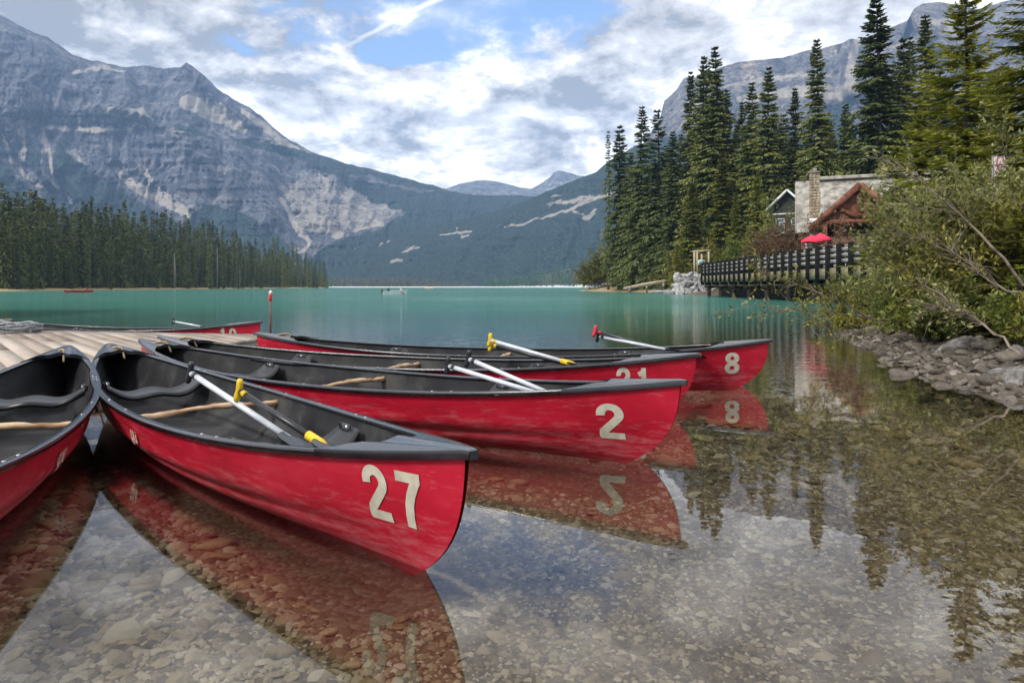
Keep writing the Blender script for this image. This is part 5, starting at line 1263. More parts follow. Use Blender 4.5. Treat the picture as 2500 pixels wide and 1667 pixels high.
# bare leafy boughs reaching out over the water
def bough(label, base, tip, sag, seed, rad=.022, lf=10):
    r = random.Random(seed); rn = np.random.default_rng(seed); a, c = Vector(base), Vector(tip); m = a.lerp(c, .5) + Vector((0, 0, sag)); b = MB(); cp = []
    for i in range(15):
        u = i / 14; p = a * (1 - u) ** 2 + m * 2 * u * (1 - u) + c * u * u + Vector((r.gauss(0, .012), r.gauss(0, .012), r.gauss(0, .014))); cp.append(p - a)
    rad = rad * .62; b.tube(cp, [rad * (1 - .85 * i / 14) + .0015 for i in range(15)], 6, cap=False); pts = []; dirs = []
    for q in range(40):
        u = r.uniform(.35, 1); i = min(int(u * 14), 13); p = cp[i]; d = (cp[i + 1] - cp[i]).normalized(); dv = (d + Vector((r.gauss(0, .6), r.gauss(0, .6), r.gauss(.1, .6)))).normalized(); l = r.uniform(.12, .5)
        e = p + dv * l; b.tube([p, p.lerp(e, .5) + Vector((0, 0, .02)), e], [.005, .003, .0015], 3, cap=False)
        if u > .40:
            for w in range(lf): pts.append(p.lerp(e, r.uniform(.5, 1.1))); dirs.append(dv)
    n = len(pts); Pp = np.array([tuple(p) for p in pts]) + rn.normal(0, .02, (n, 3)); Dv = nrmz(np.array([tuple(d) for d in dirs]) + rn.normal(0, .7, (n, 3))); S = nrmz(np.cross(Dv, rn.normal(0, 1, (n, 3)))); l = .062 * rn.uniform(.6, 1.3, n)
    V, Fk = kites(Pp, Dv, S, l, l * .45); t = thing('overhanging_bough', label, 'branch', base, 0, 'boughs reaching out over the water')
    link('wood', b.mesh('wood', M_branch, True), t); link('leaves', mesh('leaves', V, Fk, M_leafo if seed % 2 else M_leafw, False, tint=np.repeat(rn.uniform(0, 1, n), 4)), t)
def PDz(x, y, d): return PD(x, y, d)
bough('long bare bough reaching left over the water below the bridge railing', PD(2060, 760, 10.5), PD(1735, 622, 10), .12, 1, .026)
bough('bough with yellowing leaf tufts pointing left just above the water', PD(2040, 735, 10.6), PD(1700, 700, 9.8), .05, 2, .016, 7)
bough('lowest thin bough dipping to the water left of the pebbles', PD(2080, 775, 9.4), PD(1840, 742, 9.2), -.05, 3, .014, 5)
bough('stout diagonal bough rising left across the lodge roof', PD(2352, 655, 8.5), PD(2030, 368, 9.5), .35, 4, .030, 8)
bough('curved dark bough in front of the thicket at the right edge', PD(2370, 680, 8.0), PD(2180, 560, 8.6), -.25, 5, .028, 4)
bough('bough slanting down across the bank to the right edge', PD(2370, 830, 7.4), PD(2100, 640, 9.0), .05, 6, .024, 4)
bough('second bough slanting left beneath the stout one', PD(2300, 640, 9.2), PD(2020, 520, 9.6), .12, 7, .020, 9)
bough('thin arching bough over the shore pebbles', PD(2330, 800, 8.0), PD(2130, 700, 8.4), .18, 8, .014, 3)
# bushes of the far bank
for k, (x, dd, hz, rx, mt, lab) in enumerate([
    (1362, 139, 5.0, 3.4, M_leafo, 'round olive bush at the very tip of the lake point'), (1392, 137, 6.5, 3.2, M_leafo, 'taller olive bush second from the tip of the point'),
    (1432, 133, 4.2, 3.6, M_leafg, 'green bush under the slim dark spruce on the point'), (1478, 126, 4.0, 3.6, M_leafg, 'dense green bush left of the log railing'),
    (1530, 112, 2.4, 2.8, M_leafo, 'low yellowish bush behind the log railing'), (1575, 104, 5.2, 3.2, M_leafo, 'yellow-green bush left of the wooden sign frame'),
    (1605, 101, 6.2, 3.0, M_leafo, 'bright bush behind the wooden sign frame'), (1650, 96, 5.0, 3.4, M_leafo, 'yellow-green bush behind the first posts of the bridge'),
    (1700, 88, 4.6, 3.0, M_leafg, 'green bush behind the blue-clad person on the bridge'), (1742, 76, 5.2, 2.8, M_leafo, 'yellowish bush behind the middle of the railing'),
    (1775, 70, 5.6, 2.6, M_leafr, 'rusty-leaved bush behind the railing left of the lodge'), (1815, 66, 5.4, 2.4, M_leafr, 'rusty bush in front of the lodge corner'),
    (1790, 74, 7.4, 2.8, M_leafg, 'tall green bush by the teal-roofed cabin'), (1910, 52, 5.2, 2.2, M_leafr, 'rusty-leaved bush right of the red parasols')]):
    X = (x * D2S - CX) / F * dd; q = .22 if dd < 80 else .42; hz *= 1.3
    shrub('bush', lab, (X, dd, max(gz1(X, dd), 0) - .1), rx, rx * .8, hz, 34, 12, 12, q, 360 + k, mt, 'bushes along the far bank', (0, 0), stem_r=.022)
# ================================================================ BRIDGE, LODGE, CABIN
M_black = pm('black_stained_timber', [(.2, (.005, .005, .005)), (.8, (.016, .015, .014))], 4, .85, .3, spec=.12)
M_rail = pm('grey_weathered_rail', [(.2, (.18, .165, .15)), (.8, (.40, .37, .34))], 3, .85, .3, stretch=(1, 1, 5))
M_tan = pm('tan_bridge_timber', [(.2, (.13, .115, .06)), (.8, (.26, .23, .13))], 2, .85, .4, stretch=(4, 1, 4))
M_deck = pm('bridge_deck_timber', [(.2, (.16, .14, .11)), (.8, (.30, .27, .22))], 2, .85)
M_pilem = pm('dark_pile_timber', [(.2, (.008, .007, .006)), (.8, (.035, .030, .025))], 3, .85, spec=.2)
def bridge():
    t = thing('timber_bridge', 'timber bridge with black posts and grey rails over the lake arm', 'bridge', (18, 52, 0))
    A = Vector((17.2, 33.5, 0)); B = Vector((18.75, 70.5, 0)); d = (B - A); Ln = d.length; d.normalize(); n = Vector((-d.y, d.x, 0)); o = Vector((18, 52, 0))
    wdt = 3.6
    def at(s, off, z): p = A + d * s - n * off; return (p.x - o.x, p.y - o.y, z)
    npost = 26; st = Ln / (npost - 1)
    for side in (0, 1):
        off = side * wdt
        for k in range(npost):
            b = MB(); hgt = 3.22; b.beam(at(k * st, off, 1.12 if side == 0 else 1.9), at(k * st, off, hgt), .32, .36, up=tuple(d)); b.build('post', M_black, t)
            if side == 0 and k % 2 == 0:
                b = MB(); b.beam(at(k * st, -.16, 1.18), at(k * st, wdt + .1, 1.18), .30, .34); b.build('cross_beam', M_tan, t)
        for k in range(npost - 1):
            for z in (2.32, 2.62, 2.92):
                b = MB(); b.beam(at(k * st + .14, off, z), at((k + 1) * st - .14, off, z), .05, .19); b.build('rail', M_rail, t)
        b = MB(); b.beam(at(-.2, off + .16, 3.12), at(Ln + .2, off + .16, 3.12), .07, .10); b.build('handrail', M_rail, t)
    for k in range(npost - 1):
        b = MB(); b.beam(at(k * st + .14, .0, 1.66), at((k + 1) * st - .14, .0, 1.66), .12, .62); b.build('side_panel', M_tan, t)
    b = MB(); b.beam(at(-.2, wdt / 2, 1.94), at(Ln + .2, wdt / 2, 1.94), wdt - .2, .09); b.build('deck', M_deck, t)
    for off in (.5, wdt - .4):
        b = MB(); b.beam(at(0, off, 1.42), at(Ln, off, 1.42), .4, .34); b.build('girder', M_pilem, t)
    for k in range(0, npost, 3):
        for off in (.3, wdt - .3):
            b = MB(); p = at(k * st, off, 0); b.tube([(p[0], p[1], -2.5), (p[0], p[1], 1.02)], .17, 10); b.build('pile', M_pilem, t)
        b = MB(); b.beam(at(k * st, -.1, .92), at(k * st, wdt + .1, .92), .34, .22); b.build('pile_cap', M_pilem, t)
    return t
bridge()
# dark beams added beneath the bridge, standing in for the shade there
def under_deck_shade():
    t = thing('added_shade_wall', 'added dark beams standing in for the shade beneath the bridge deck', 'wall', (19.75, 52, 0)); t.rotation_euler = (0, 0, -.042)
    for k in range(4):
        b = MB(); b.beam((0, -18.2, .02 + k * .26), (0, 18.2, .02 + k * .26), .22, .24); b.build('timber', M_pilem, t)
under_deck_shade()

M_roof = pm('grey_mossy_shingle', [(.0, (.10, .095, .07)), (.35, (.24, .22, .19)), (.65, (.38, .355, .31)), (1, (.5, .48, .44))], 1.6, .9, .5, obj_rand=.12, bscale=8, bdist=.04, detail=9)
M_stonew = pm('chimney_fieldstone', [(.1, (.16, .12, .08)), (.45, (.33, .26, .17)), (.85, (.48, .42, .32))], 3, .9, .4, obj_rand=.5)
M_mortar = pm('chimney_mortar', [(.1, (.16, .14, .11)), (.8, (.26, .23, .19))], 4, .95)
M_cedar = pm('red_brown_timber', [(.1, (.09, .028, .014)), (.5, (.16, .052, .024)), (.85, (.24, .095, .048))], 3, .75, .3)
M_wall = pm('brown_log_wall', [(.1, (.07, .038, .022)), (.8, (.15, .085, .05))], 3, .85, .3)
M_dkgreen = pm('dark_cabin_wall', [(.1, (.012, .014, .012)), (.8, (.03, .034, .03))], 3, .8)
M_teal = pm('teal_metal_roof', [(.1, (.09, .26, .25)), (.8, (.16, .38, .37))], 3, .45)
M_lightmetal = pm('pale_metal_roof', [(.1, (.42, .50, .54)), (.8, (.56, .62, .66))], 3, .35)
M_glass = pm('window_glass', [(.1, (.10, .13, .15)), (.8, (.16, .20, .22))], 3, .08, spec=1.0)
M_trimw = pm('white_window_trim', [(.1, (.55, .55, .53)), (.8, (.72, .72, .70))], 3, .6)
def window(t, c, w, h, n=(0, -1, 0), mat=None):
    n = Vector(n); sd = Vector((-n.y, n.x, 0)); c = Vector(c); b = MB(); th = .09
    for s in (-1, 1): b.beam(c + sd * (s * w / 2) + Vector((0, 0, -h / 2)), c + sd * (s * w / 2) + Vector((0, 0, h / 2)), .10, th)
    for s in (-1, 0, 1): b.beam(c - sd * (w / 2 - .05) + Vector((0, 0, s * h / 2)), c + sd * (w / 2 - .05) + Vector((0, 0, s * h / 2)), .07, th)
    f = b.build('window', mat or M_trimw, t); b = MB()
    b.beam(c - sd * (w / 2 - .05) + n * -.02, c + sd * (w / 2 - .05) + n * -.02, .02, h - .1); b.build('pane', M_glass, f)
def lodge():
    ox = oy = 0.0; t = thing('lodge', 'log lodge with a large grey shingle roof, red-brown gable and stone chimney', 'building', (23.5, 59.5, 0), R(-21.6))
    xl, xr, zr, ze, yr, ye = 0, 11.8, 10.35, 5.4, 5.7, 0
    nc = 26                                           # shingle courses of the slope that faces the lake
    for side in (0, 1):
        for k in range(nc):
            u0, u1 = k / nc, (k + 1) / nc; y0 = ye if side == 0 else 2 * yr - ye
            ya, yb = y0 + (yr - y0) * u0, y0 + (yr - y0) * (u1 + .02); za, zb = ze + (zr - ze) * u0, ze + (zr - ze) * (u1 + .02)
            b = MB(); r = random.Random(k + side * 50); x = xl
            while x < xr - .01:
                w = min(r.uniform(.22, .5), xr - x); dz = r.uniform(0, .022); b.add([(x + .006, ya, za + .07 + dz), (x + w - .006, ya, za + .07 + dz), (x + w - .006, yb, zb + .03), (x + .006, yb, zb + .03), (x + .006, ya, za), (x + w - .006, ya, za)],
                      [[0, 1, 2, 3], [4, 5, 1, 0]] if side == 0 else [[3, 2, 1, 0], [0, 1, 5, 4]]); x += w
            b.build('shingle_course', M_roof, t)
    b = MB()
    for sgn, y0 in ((1, ye), (-1, 2 * yr - ye)):
        b.add([(xl, y0, ze - .02), (xr, y0, ze - .02), (xr, yr, zr - .02), (xl, yr, zr - .02)], [[0, 1, 2, 3]])
    b.build('roof_deck', M_wall, t)
    b = MB(); b.beam((xl + 1.6, yr, zr + .12), (xr, yr, zr + .12), .9, .10); b.beam((xl + 1.6, yr, zr + .28), (xr, yr, zr + .28), .4, .2); b.build('ridge_cap', M_roof, t)
    for x in (xl + .04, xr - .04):
        for y0 in (ye - .1, 2 * yr - ye + .1):
            b = MB(); b.beam((x, y0, ze - .12), (x, yr, zr - .10), .10, .26); b.build('bargeboard', M_rail, t)
    # walls below
    b = MB(); b.box(((xl + xr) / 2, yr, 3.0), (xr - xl - 1.0, 2 * (yr - ye) - 1.4, 5.6))
    x0, x1 = xl + .5, xr - .5; yy0, yy1 = ye + .7, 2 * yr - ye - .7
    for x in (x0, x1): b.add([(x, yy0, 5.8), (x, yy1, 5.8), (x, yr, zr - .2)], [[0, 1, 2]])
    b.build('wall', M_wall, t)
    for x in (xl + 1.4, xl + 3.2): window(t, (x, yy0 - .03, 4.2), 1.1, 1.5)
    # projecting gable towards the lake
    gx, gz, hw, gf = 4.6, 8.75, 3.55, -3.0; fz = 5.4
    for sgn in (-1, 1):
        for k in range(14):
            u0, u1 = k / 14, (k + 1) / 14 + .02; b = MB(); r = random.Random(k + 7 * sgn + 90); y = gf - .5
            a = (gx + sgn * hw * (1 - u0), fz + (gz - fz) * u0); c = (gx + sgn * hw * (1 - u1), fz + (gz - fz) * u1)
            while y < 2.6:
                w = r.uniform(.25, .5); dz = r.uniform(0, .02); V = [(a[0], y, a[1] + .09 + dz), (a[0], y + w - .01, a[1] + .09 + dz), (c[0], y + w - .01, c[1] + .05), (c[0], y, c[1] + .05)]
                b.add(V, [[0, 1, 2, 3][::(1 if sgn > 0 else -1)]]); y += w
            b.build('shingle_course', M_roof, t)
        b = MB(); b.beam((gx + sgn * hw, gf - .48, fz - .02), (gx, gf - .48, gz - .02), .14, .46, up=(0, 0, 1)); b.build('bargeboard', M_cedar, t)
        b = MB(); b.add([(gx + sgn * hw, gf - .5, fz + .02), (gx + sgn * hw, 2.6, fz + .02), (gx, 2.6, gz + .02), (gx, gf - .5, gz + .02)], [[0, 1, 2, 3]]); b.build('gable_deck', M_cedar, t)
    b = MB(); b.add([(gx - hw + .5, gf, fz + .3), (gx + hw - .5, gf, fz + .3), (gx, gf, gz - .2)], [[0, 1, 2]]); b.build('gable_wall', M_cedar, t)
    b = MB(); b.beam((gx - hw + .9, gf - .2, fz + .55), (gx + hw - .9, gf - .2, fz + .55), .22, .32); b.build('tie_beam', M_cedar, t)
    b = MB(); b.beam((gx, gf - .2, fz + .7), (gx, gf - .2, gz - .3), .25, .25); b.build('king_post', M_cedar, t)
    for sgn in (-1, 1):
        b = MB(); b.beam((gx + sgn * .2, gf - .2, fz + .8), (gx + sgn * 1.9, gf - .2, fz + 1.9), .2, .22); b.build('brace', M_cedar, t)
        b = MB(); b.beam((gx + sgn * (hw - 1.1), gf - .2, 1.8), (gx + sgn * (hw - 1.1), gf - .2, fz + .4), .35, .35, up=(0, 1, 0)); b.build('porch_post', M_cedar, t)
    b = MB(); b.box((gx, gf + 2.4, 3.0), (2 * hw - 1.6, 4.4, 3.6)); b.build('porch_wall', M_wall, t)
    for dx in (-2.2, -.75, .75, 2.2): window(t, (gx + dx, gf + .17, 3.2), 1.25, 1.9)
    # chimney, built of single stones
    cx0, cw, cz0, cz1, cy = 1.46, .82, 2.0, 10.2, -.2
    b = MB(); b.box((cx0, cy, (cz0 + cz1) / 2), (cw - .08, .72, cz1 - cz0)); ch = b.build('chimney', M_mortar, t)
    proto = [stone_mesh('stone', M_stonew, 500 + k, .8, 6, 4, .1) for k in range(4)]; r = random.Random(3); z = cz1 - .12
    while z > 5.6:
        hh = r.uniform(.16, .26); x = cx0 - cw / 2 + .02
        while x < cx0 + cw / 2 - .05:
            w = r.uniform(.16, .32); s = bpy.data.objects.new('stone', proto[r.randrange(4)]); COL.objects.link(s); s.parent = ch
            s.location = (min(x + w / 2, cx0 + cw / 2 - .06), cy - .36, z); s.scale = (w * .55, .10, hh * .72); x += w
        z -= hh
    b = MB(); b.box((cx0, cy, cz1 + .06), (cw + .14, .95, .14)); b.build('chimney_cap', M_mortar, ch)
    b = MB(); b.tube([(cx0 + .05, cy, cz1 + .12), (cx0 + .05, cy, cz1 + .42)], .16, 10); b.build('flue', M_rail, ch)
    b = MB(); b.box((cx0 + .05, cy - .50, 6.3), (.85, .06, .38)); b.build('white_panel', M_whitep, t)
    return t
lodge()
def cabin():
    t = thing('cabin', 'dark two-storey cabin with a teal metal roof, half hidden behind the lodge', 'building', (30.5, 77.5, 0), R(-30))
    w, ln, ze, zr, z0 = 3.0, 8.0, 9.4, 10.9, 1.8
    b = MB(); b.box((0, 0, (z0 + ze) / 2), (w, ln, ze - z0)); b.add([(-w / 2, -ln / 2, ze), (w / 2, -ln / 2, ze), (0, -ln / 2, zr - .15)], [[0, 1, 2]]); b.build('wall', M_dkgreen, t)
    for s in (-1, 1):
        b = MB(); b.beam((s * (w / 2 + .6), 0, ze - .6), (0, 0, zr), ln + 1.2, .10, up=(0, 0, 1)); 
        V = [(s * (w / 2 + .6), -ln / 2 - .6, ze - .55), (s * (w / 2 + .6), ln / 2 + .6, ze - .55), (0, ln / 2 + .6, zr), (0, -ln / 2 - .6, zr)]
        b = MB(); b.add(V + [(x, y, z - .1) for x, y, z in V], [[0, 1, 2, 3], [7, 6, 5, 4], [0, 3, 7, 4], [0, 4, 5, 1], [1, 5, 6, 2]]); b.build('roof', M_teal if s > 0 else M_lightmetal, t)
        b = MB(); b.beam((s * (w / 2 + .62), -ln / 2 - .63, ze - .60), (0, -ln / 2 - .63, zr - .04), .07, .20); b.build('bargeboard', M_trimw, t)
    b = MB(); b.beam((-w / 2, -ln / 2 - .05, 8.45), (w / 2, -ln / 2 - .05, 8.45), .08, .14); b.beam((-w / 2, -ln / 2 - .05, 6.1), (w / 2, -ln / 2 - .05, 6.1), .08, .14); b.build('trim_band', M_trimw, t)
    window(t, (-.75, -ln / 2 - .04, 7.3), .8, 1.3); window(t, (.75, -ln / 2 - .04, 7.3), .8, 1.3); window(t, (-.75, -ln / 2 - .04, 4.4), .8, 1.3)
    b = MB(); b.beam((-w / 2 + .3, -ln / 2 - .9, 5.9), (-w / 2 + 2.6, -ln / 2 - .9, 7.0), 1.8, .08); b.build('porch_roof', M_lightmetal, t)
cabin()
# teal roof of a hut behind the bushes
def hut():
    dd = 95; x = (1855 - CX) / F * dd; t = thing('hut', 'small hut with teal metal roof behind the bushes left of the cabin', 'building', (x, dd, gz1(x, dd)))
    zz = H + (HOR - 560) / F * dd - gz1(x, dd); b = MB(); b.box((0, 0, zz / 2 - .9), (2.6, 2.6, zz - 1.8)); b.build('wall', M_dkgreen, t)
    for s in (-1, 1):
        V = [(s * 1.7, -1.6, zz - 1.9), (s * 1.7, 1.6, zz - 1.9), (0, 1.6, zz), (0, -1.6, zz)]; b = MB(); b.add(V + [(a, c, e - .08) for a, c, e in V], [[0, 1, 2, 3], [7, 6, 5, 4], [0, 3, 7, 4], [0, 4, 5, 1]]); b.build('roof', M_teal, t)
hut()
M_redcloth = pm('red_parasol_cloth', [(.1, (.62, .015, .05)), (.8, (.76, .03, .09))], 3, .7)
def parasol(lab, px, py, dd, s):
    p = P(px, py, dd); t = thing('parasol', lab, 'umbrella', (p[0], p[1], 0), 0, 'red parasols on the lodge terrace'); z = p[2]
    b = MB(); n = 8; V = [(0, 0, z + .42 * s)]; Fs = []
    for k in range(n): a = 2 * math.pi * k / n; V.append((1.05 * s * math.cos(a), 1.05 * s * math.sin(a), z - .12 * s))
    for k in range(n): V.append((V[k + 1][0] * 1.0, V[k + 1][1] * 1.0, z - .34 * s + (.05 if k % 2 else 0)))
    Fs = [[0, 1 + k, 1 + (k + 1) % n] for k in range(n)] + [[1 + k, 1 + n + k, 1 + n + (k + 1) % n, 1 + (k + 1) % n] for k in range(n)]; b.add(V, Fs); b.build('canopy', M_redcloth, t)
    b = MB(); b.tube([(0, 0, 1.9), (0, 0, z + .45 * s)], .03, 8); b.build('pole', M_rail, t)
parasol('left one of the two red parasols before the lodge gable', 1982, 584, 50, .72)
parasol('right one of the two red parasols before the lodge gable', 2003, 580, 51, .76)
M_logw = pm('pale_peeled_log', [(.1, (.32, .24, .15)), (.8, (.52, .43, .31))], 3, .8, .3)
def sign_frame():
    dd = 92; t = thing('sign_frame', 'tall frame of peeled logs with a teal information board by the bridge', 'sign', ((1705 - CX) / F * dd, dd, 1.3))
    def q(px, py): p = P(px, py, dd); return (p[0] - t.location.x, 0, p[2] - 1.3)
    for x, y0, y1 in ((1696, 615, 668), (1703, 612, 668), (1714, 620, 660), (1731, 614, 655)):
        b = MB(); b.tube([q(x, y1 + 4), q(x - 1, y0)], .13, 8); b.build('log_post', M_logw, t, True)
    b = MB(); b.tube([q(1690, 614), q(1736, 612)], .12, 8); b.build('cross_log', M_logw, t, True)
    b = MB(); a = q(1711, 641); b.box((a[0], -.3, a[2]), (.85, .06, .62)); f = b.build('board', M_whitep, t)
    b = MB(); b.box((a[0], -.335, a[2]), (.70, .02, .46)); b.build('map_panel', M_teal, f)
    b = MB(); b.tube([(a[0], -.25, -.2), (a[0], -.25, a[2])], .05, 8); b.build('board_post', M_logw, t)
sign_frame()
def log_rail():
    t = thing('log_railing', 'low railing of peeled logs running down to the water on the point', 'railing', ((1575 - CX) / F * 106, 106, 0))
    def q(px, py, d): p = P(px, py, d); return (p[0] - t.location.x, p[1] - 106, p[2])
    b = MB(); b.tube([q(1524, 704, 108), q(1570, 694, 106), q(1626, 685, 104)], .17, 8); b.build('top_log', M_logw, t, True)
    for x, y, d in ((1537, 702, 107.5), (1579, 693, 105.8), (1620, 687, 104.2)):
        b = MB(); a = q(x, y, d); b.tube([(a[0], a[1], -.5), a], .13, 8); b.build('log_post', M_logw, t, True)
    b = MB(); b.beam(q(1526, 706, 107), q(1624, 690, 103), 1.0, .06); b.build('ramp', M_logw, t)
log_rail()
# banner high on the right slope
M_bred = pm('red_print', [(.1, (.5, .03, .06)), (.8, (.6, .05, .08))], 3, .7)
def banner():
    dd = 20; c = P(2440, 412, dd); t = thing('banner', 'tall white banner with red curved print on a pole at the right edge', 'banner', (c[0], dd, c[2] - .75)); t.scale = (.62, .62, .62)
    b = MB(); b.grid(lambda u, v: ((u - .5) * .52 + .03 * math.sin(v * 4), .03 * math.sin(u * 5 + v * 3), .2 + 2.0 * v + (.28 * (1 - abs(u * 2 - 1)) * (v < .01) * -1)), 7, 9); b.build('cloth', M_whitep, t, True)
    b = MB(); V, Fs = ribbon(arc(0, 0, .16, .36, 250, -10, 16), .05); b.add([(x, -.06, 1.45 + z) for x, z in V], Fs); V, Fs = ribbon(arc(0, 0, .07, .20, 0, 300, 16), .035); b.add([(x, -.062, 1.25 + z) for x, z in V], Fs); b.build('red_emblem', M_bred, t)
    b = MB(); b.tube([(-.30, .02, -1.8), (-.30, .02, 2.35)], .03, 8); b.build('pole', M_rail, t)
banner()
# eave of the boathouse at the left edge
def boathouse():
    t = thing('boathouse', 'grey-roofed boathouse, only the tip of its eave showing at the left edge', 'building', (-21.75, 22, .35)); M = MB
    b = MB(); b.box((0, 0, 2.0), (5.0, 7, 3.0)); b.build('wall', M_wall, t)
    for s in (-1, 1):
        V = [(s * 3.2, -4, 3.72), (s * 3.2, 4, 3.72), (0, 4, 5.4), (0, -4, 5.4)]; b = MB(); b.add(V + [(x, y, z - .14) for x, y, z in V], [[0, 1, 2, 3], [7, 6, 5, 4], [0, 3, 7, 4], [0, 4, 5, 1], [1, 5, 6, 2]]); b.build('roof', M_rail, t)
    for x in (-2, 2):
        for y in (-3, 3): b = MB(); b.tube([(x, y, -2), (x, y, .6)], .16, 8); b.build('pile', M_pilem, t)
boathouse()

# ================================================================ BOATS AND PEOPLE FAR OUT
M_skin = pm('skin', [(.1, (.42, .24, .17)), (.8, (.52, .32, .23))], 5, .6)
def cloth(n, c): return pm(n, [(.1, tuple(x * .8 for x in c)), (.8, c)], 5, .8)
def person(lab, loc, rz, top, legs, sitting=False, hair=(.03, .02, .015), h=1.7, group=None):
    """one continuous skinned body; trousers, jacket and hair are sleeves of their own over it"""
    k = h / 1.75; s_ = sitting
    hip = (0, 0, .93 if not s_ else .46); V = [hip, (0, .0, hip[2] + .22), (0, 0, hip[2] + .48), (0, 0, hip[2] + .58), (0, -.01, hip[2] + .70), (0, -.01, hip[2] + .80)]
    Rr = [(.15, .11), (.13, .10), (.15, .10), (.055, .055), (.085, .10), (.06, .07)]; E = [(0, 1), (1, 2), (2, 3), (3, 4), (4, 5)]
    for sd in (-1, 1):
        n0 = len(V)
        V += [(sd * .19, 0, hip[2] + .46), (sd * .24, .02, hip[2] + .20), (sd * .22, -.16, hip[2] + .04 + .06 * s_), (sd * .20, -.24, hip[2] + .04)]; Rr += [(.055, .055), (.042, .042), (.034, .034), (.036, .022)]; E += [(2, n0), (n0, n0 + 1), (n0 + 1, n0 + 2), (n0 + 2, n0 + 3)]
        n0 = len(V)
        if s_: V += [(sd * .09, -.06, .45), (sd * .11, -.45, .46), (sd * .11, -.48, .08), (sd * .11, -.60, .03)]
        else: V += [(sd * .085, 0, .86), (sd * .10, -.02, .48), (sd * .11, .02, .08), (sd * .12, -.12, .035)]
        Rr += [(.085, .085), (.06, .06), (.042, .042), (.045, .03)]; E += [(0, n0), (n0, n0 + 1), (n0 + 1, n0 + 2), (n0 + 2, n0 + 3)]
    me = bpy.data.meshes.new('body'); me.from_pydata([(x * k, y * k, z * k) for x, y, z in V], E, []); me.update()
    o = bpy.data.objects.new('tmpbody', me); COL.objects.link(o); sk = o.modifiers.new('s', 'SKIN'); sb = o.modifiers.new('u', 'SUBSURF'); sb.levels = 1; sb.render_levels = 1
    for i, rr_ in enumerate(Rr): me.skin_vertices[0].data[i].radius = (rr_[0] * k, rr_[1] * k)
    me.skin_vertices[0].data[0].use_root = True
    dg = bpy.context.evaluated_depsgraph_get(); dg.update(); bm_ = bpy.data.meshes.new_from_object(o.evaluated_get(dg)); bpy.data.objects.remove(o)
    bm_.materials.clear(); 
    for m_ in (M_skin, top, legs, M_hair): bm_.materials.append(m_)
    zc = hip[2] * k
    for f in bm_.polygons:
        c = f.center; f.use_smooth = True
        if c.z > zc + .60 * k: f.material_index = 3 if (c.z > zc + .79 * k or c.y > .015 * k) else 0
        elif c.z > zc - .02 * k and not (abs(c.x) > .15 * k and c.z < zc + .1 * k): f.material_index = 1
        elif abs(c.x) > .17 * k and c.z > zc - .05 * k: f.material_index = 0
        else: f.material_index = 2
    bm_.name = 'person'; p = link('person', bm_, None, loc); p.rotation_euler = (0, 0, rz); tag(p, lab, 'person', group); return p
M_hair = cloth('dark_hair', (.03, .02, .015))
C_blue, C_dark, C_white, C_jean, C_grey = cloth('bright_blue_jacket', (.06, .22, .55)), cloth('black_clothes', (.015, .015, .018)), cloth('white_shirt', (.72, .72, .72)), cloth('blue_jeans', (.06, .09, .16)), cloth('grey_clothes', (.3, .3, .32))
C_red, C_teal, C_orange = cloth('red_shirt', (.6, .04, .06)), cloth('teal_shirt', (.12, .42, .36)), cloth('orange_shirt', (.6, .22, .08))
person('person in a bright blue jacket leaning at the bridge railing', (20.2, 62.8, 1.99), R(80), C_blue, C_jean)
person('person in a white shirt near the far end of the bridge, rightmost of the group', (22.6, 78.5, 1.75), R(20), C_white, C_dark, h=1.65)
person('person in black at the far end of the bridge beside the information board', (21.55, 79.0, 1.75), R(-30), C_dark, C_dark, h=1.7)
person('person in grey at the far end of the bridge, between the two others', (22.1, 79.6, 1.75), R(60), C_grey, C_jean, h=1.75)
person('person in black sitting on top of the riprap boulders', (21.0, 89.2, 1.25), R(40), C_dark, C_dark, sitting=True)
def slope_person(lab, px, py, dd, top, h=1.65):
    p = P(px, py, dd); person(lab, (p[0], dd, p[2]), R(10), top, C_jean, h=h)
M_hull_w = pm('white_boat_hull', [(.1, (.66, .67, .68)), (.8, (.78, .79, .80))], 3, .4)
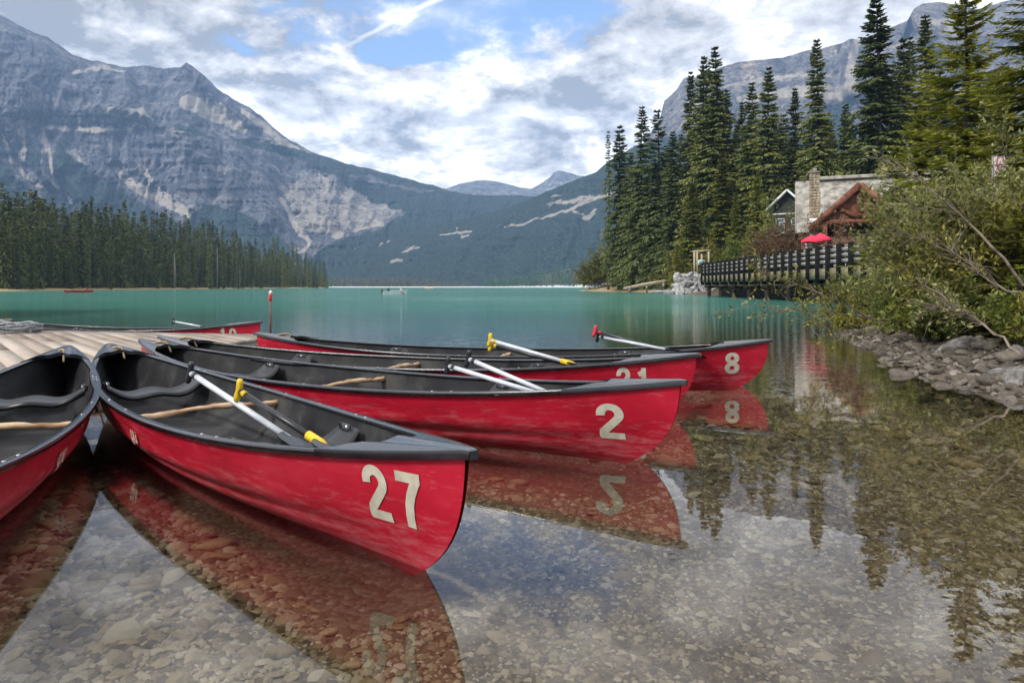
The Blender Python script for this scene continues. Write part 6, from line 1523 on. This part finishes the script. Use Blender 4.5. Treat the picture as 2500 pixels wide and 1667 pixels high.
def rowboat():
    d = 84; p = P(964, 0, d); t = thing('rowing_boat', 'small white motorboat with two people out on the lake', 'boat', (p[0], d, 0), R(14)); b = MB(); Lb, Bb = 2.7, 1.25
    def hp(u, v, s):
        x = (u - .5) * Lb; w = Bb / 2 * (1 - max(0, (u - .35) / .65) ** 2.4) * (.72 + .28 * v); return (x + .12 * v * (u > .9), s * max(w, .01), -.1 + .52 * v + .12 * v * u ** 2)
    for s in (-1, 1): b.grid(lambda u, v: hp(u, v, s), 14, 6, flip=(s > 0))
    b.add([hp(0, 0, -1), hp(0, 0, 1), hp(0, 1, 1), hp(0, 1, -1)], [[0, 1, 2, 3]]); b.build('hull', M_hull_w, t, True)
    b = MB(); b.grid(lambda u, v: (hp(u, .35, 1)[0], (v * 2 - 1) * hp(u, .35, 1)[1] * .96, .12), 8, 3); b.build('floor', M_rail, t)
    for x in (-.8, .1, .75): b = MB(); b.box((x, 0, .30), (.24, 1.0, .04)); b.build('bench', M_rail, t)
    b = MB(); b.box((-1.48, 0, .45), (.2, .22, .34)); b.tube([(-1.5, 0, .3), (-1.52, 0, -.2)], .05, 6); b.build('outboard_motor', M_blk, t)
    c, s_ = math.cos(R(14)), math.sin(R(14))
    for lx, tp, lab in ((-.75, C_dark, 'person in black seated at the stern of the white motorboat'), (.75, C_white, 'person in white seated in the bow of the white motorboat')):
        person(lab, (p[0] + lx * c, d + lx * s_, -.02), R(60), tp, C_dark, True, h=1.25)
rowboat()
for k, (px, py, dy, lab) in enumerate(((186, 711.5, 0, 'nearer red canoe of the pair paddling below the left forest'), (201, 710.5, 4, 'farther red canoe of the pair paddling below the left forest'))):
    d = 112 + dy; t = thing('canoe', lab, 'canoe', ((px - CX) / F * d, d, 0), R(38 + 10 * k), 'canoes out on the lake'); t.scale = (.62, .9, .9)
    for q in ('hull', 'interior_liner', 'gunwale', 'gunwale2'): link(q.rstrip('2'), CM[q], t)
    c, s_ = math.cos(R(38 + 10 * k)), math.sin(R(38 + 10 * k))
    person('person in red paddling in the %s red canoe below the left forest' % ('nearer', 'farther')[k], (t.location.x + .5 * c, d + .5 * s_, -.22), R(130), C_red, C_dark, True, h=1.5, group='paddlers on the lake')
t = thing('kayak', 'tiny orange kayak far out before the distant shore', 'kayak', ((1048 - CX) / F * 330, 330, 0)); b = MB()
for s in (-1, 1): b.grid(lambda u, v: ((u - .5) * 4, s * .38 * math.sin(math.pi * u) ** .6 * math.cos((v - .3) * 1.2), -.05 + .38 * v + .15 * abs(u - .5)), 10, 4)
b.build('hull', pm('orange_kayak', [(.1, (.7, .25, .04)), (.8, (.8, .35, .06))], 3, .5), t, True)
person('paddler in orange in the tiny kayak before the distant shore', ((1048 - CX) / F * 330, 330, -.15), R(90), C_orange, C_dark, True)
for lab, px, py, dd, c in (('person in a red shirt among the trees on the right slope', 2375, 520, 34, C_red), ('person in a teal shirt among the trees, right of the red-shirted one', 2391, 524, 34, C_teal), ('person in orange among the trees on the right slope, leftmost of the three', 2345, 512, 36, C_orange)):
    p = P(px, py, dd); X = p[0]; person(lab, (X, dd, gz1(X, dd)), R(10), c, C_jean, h=1.6)
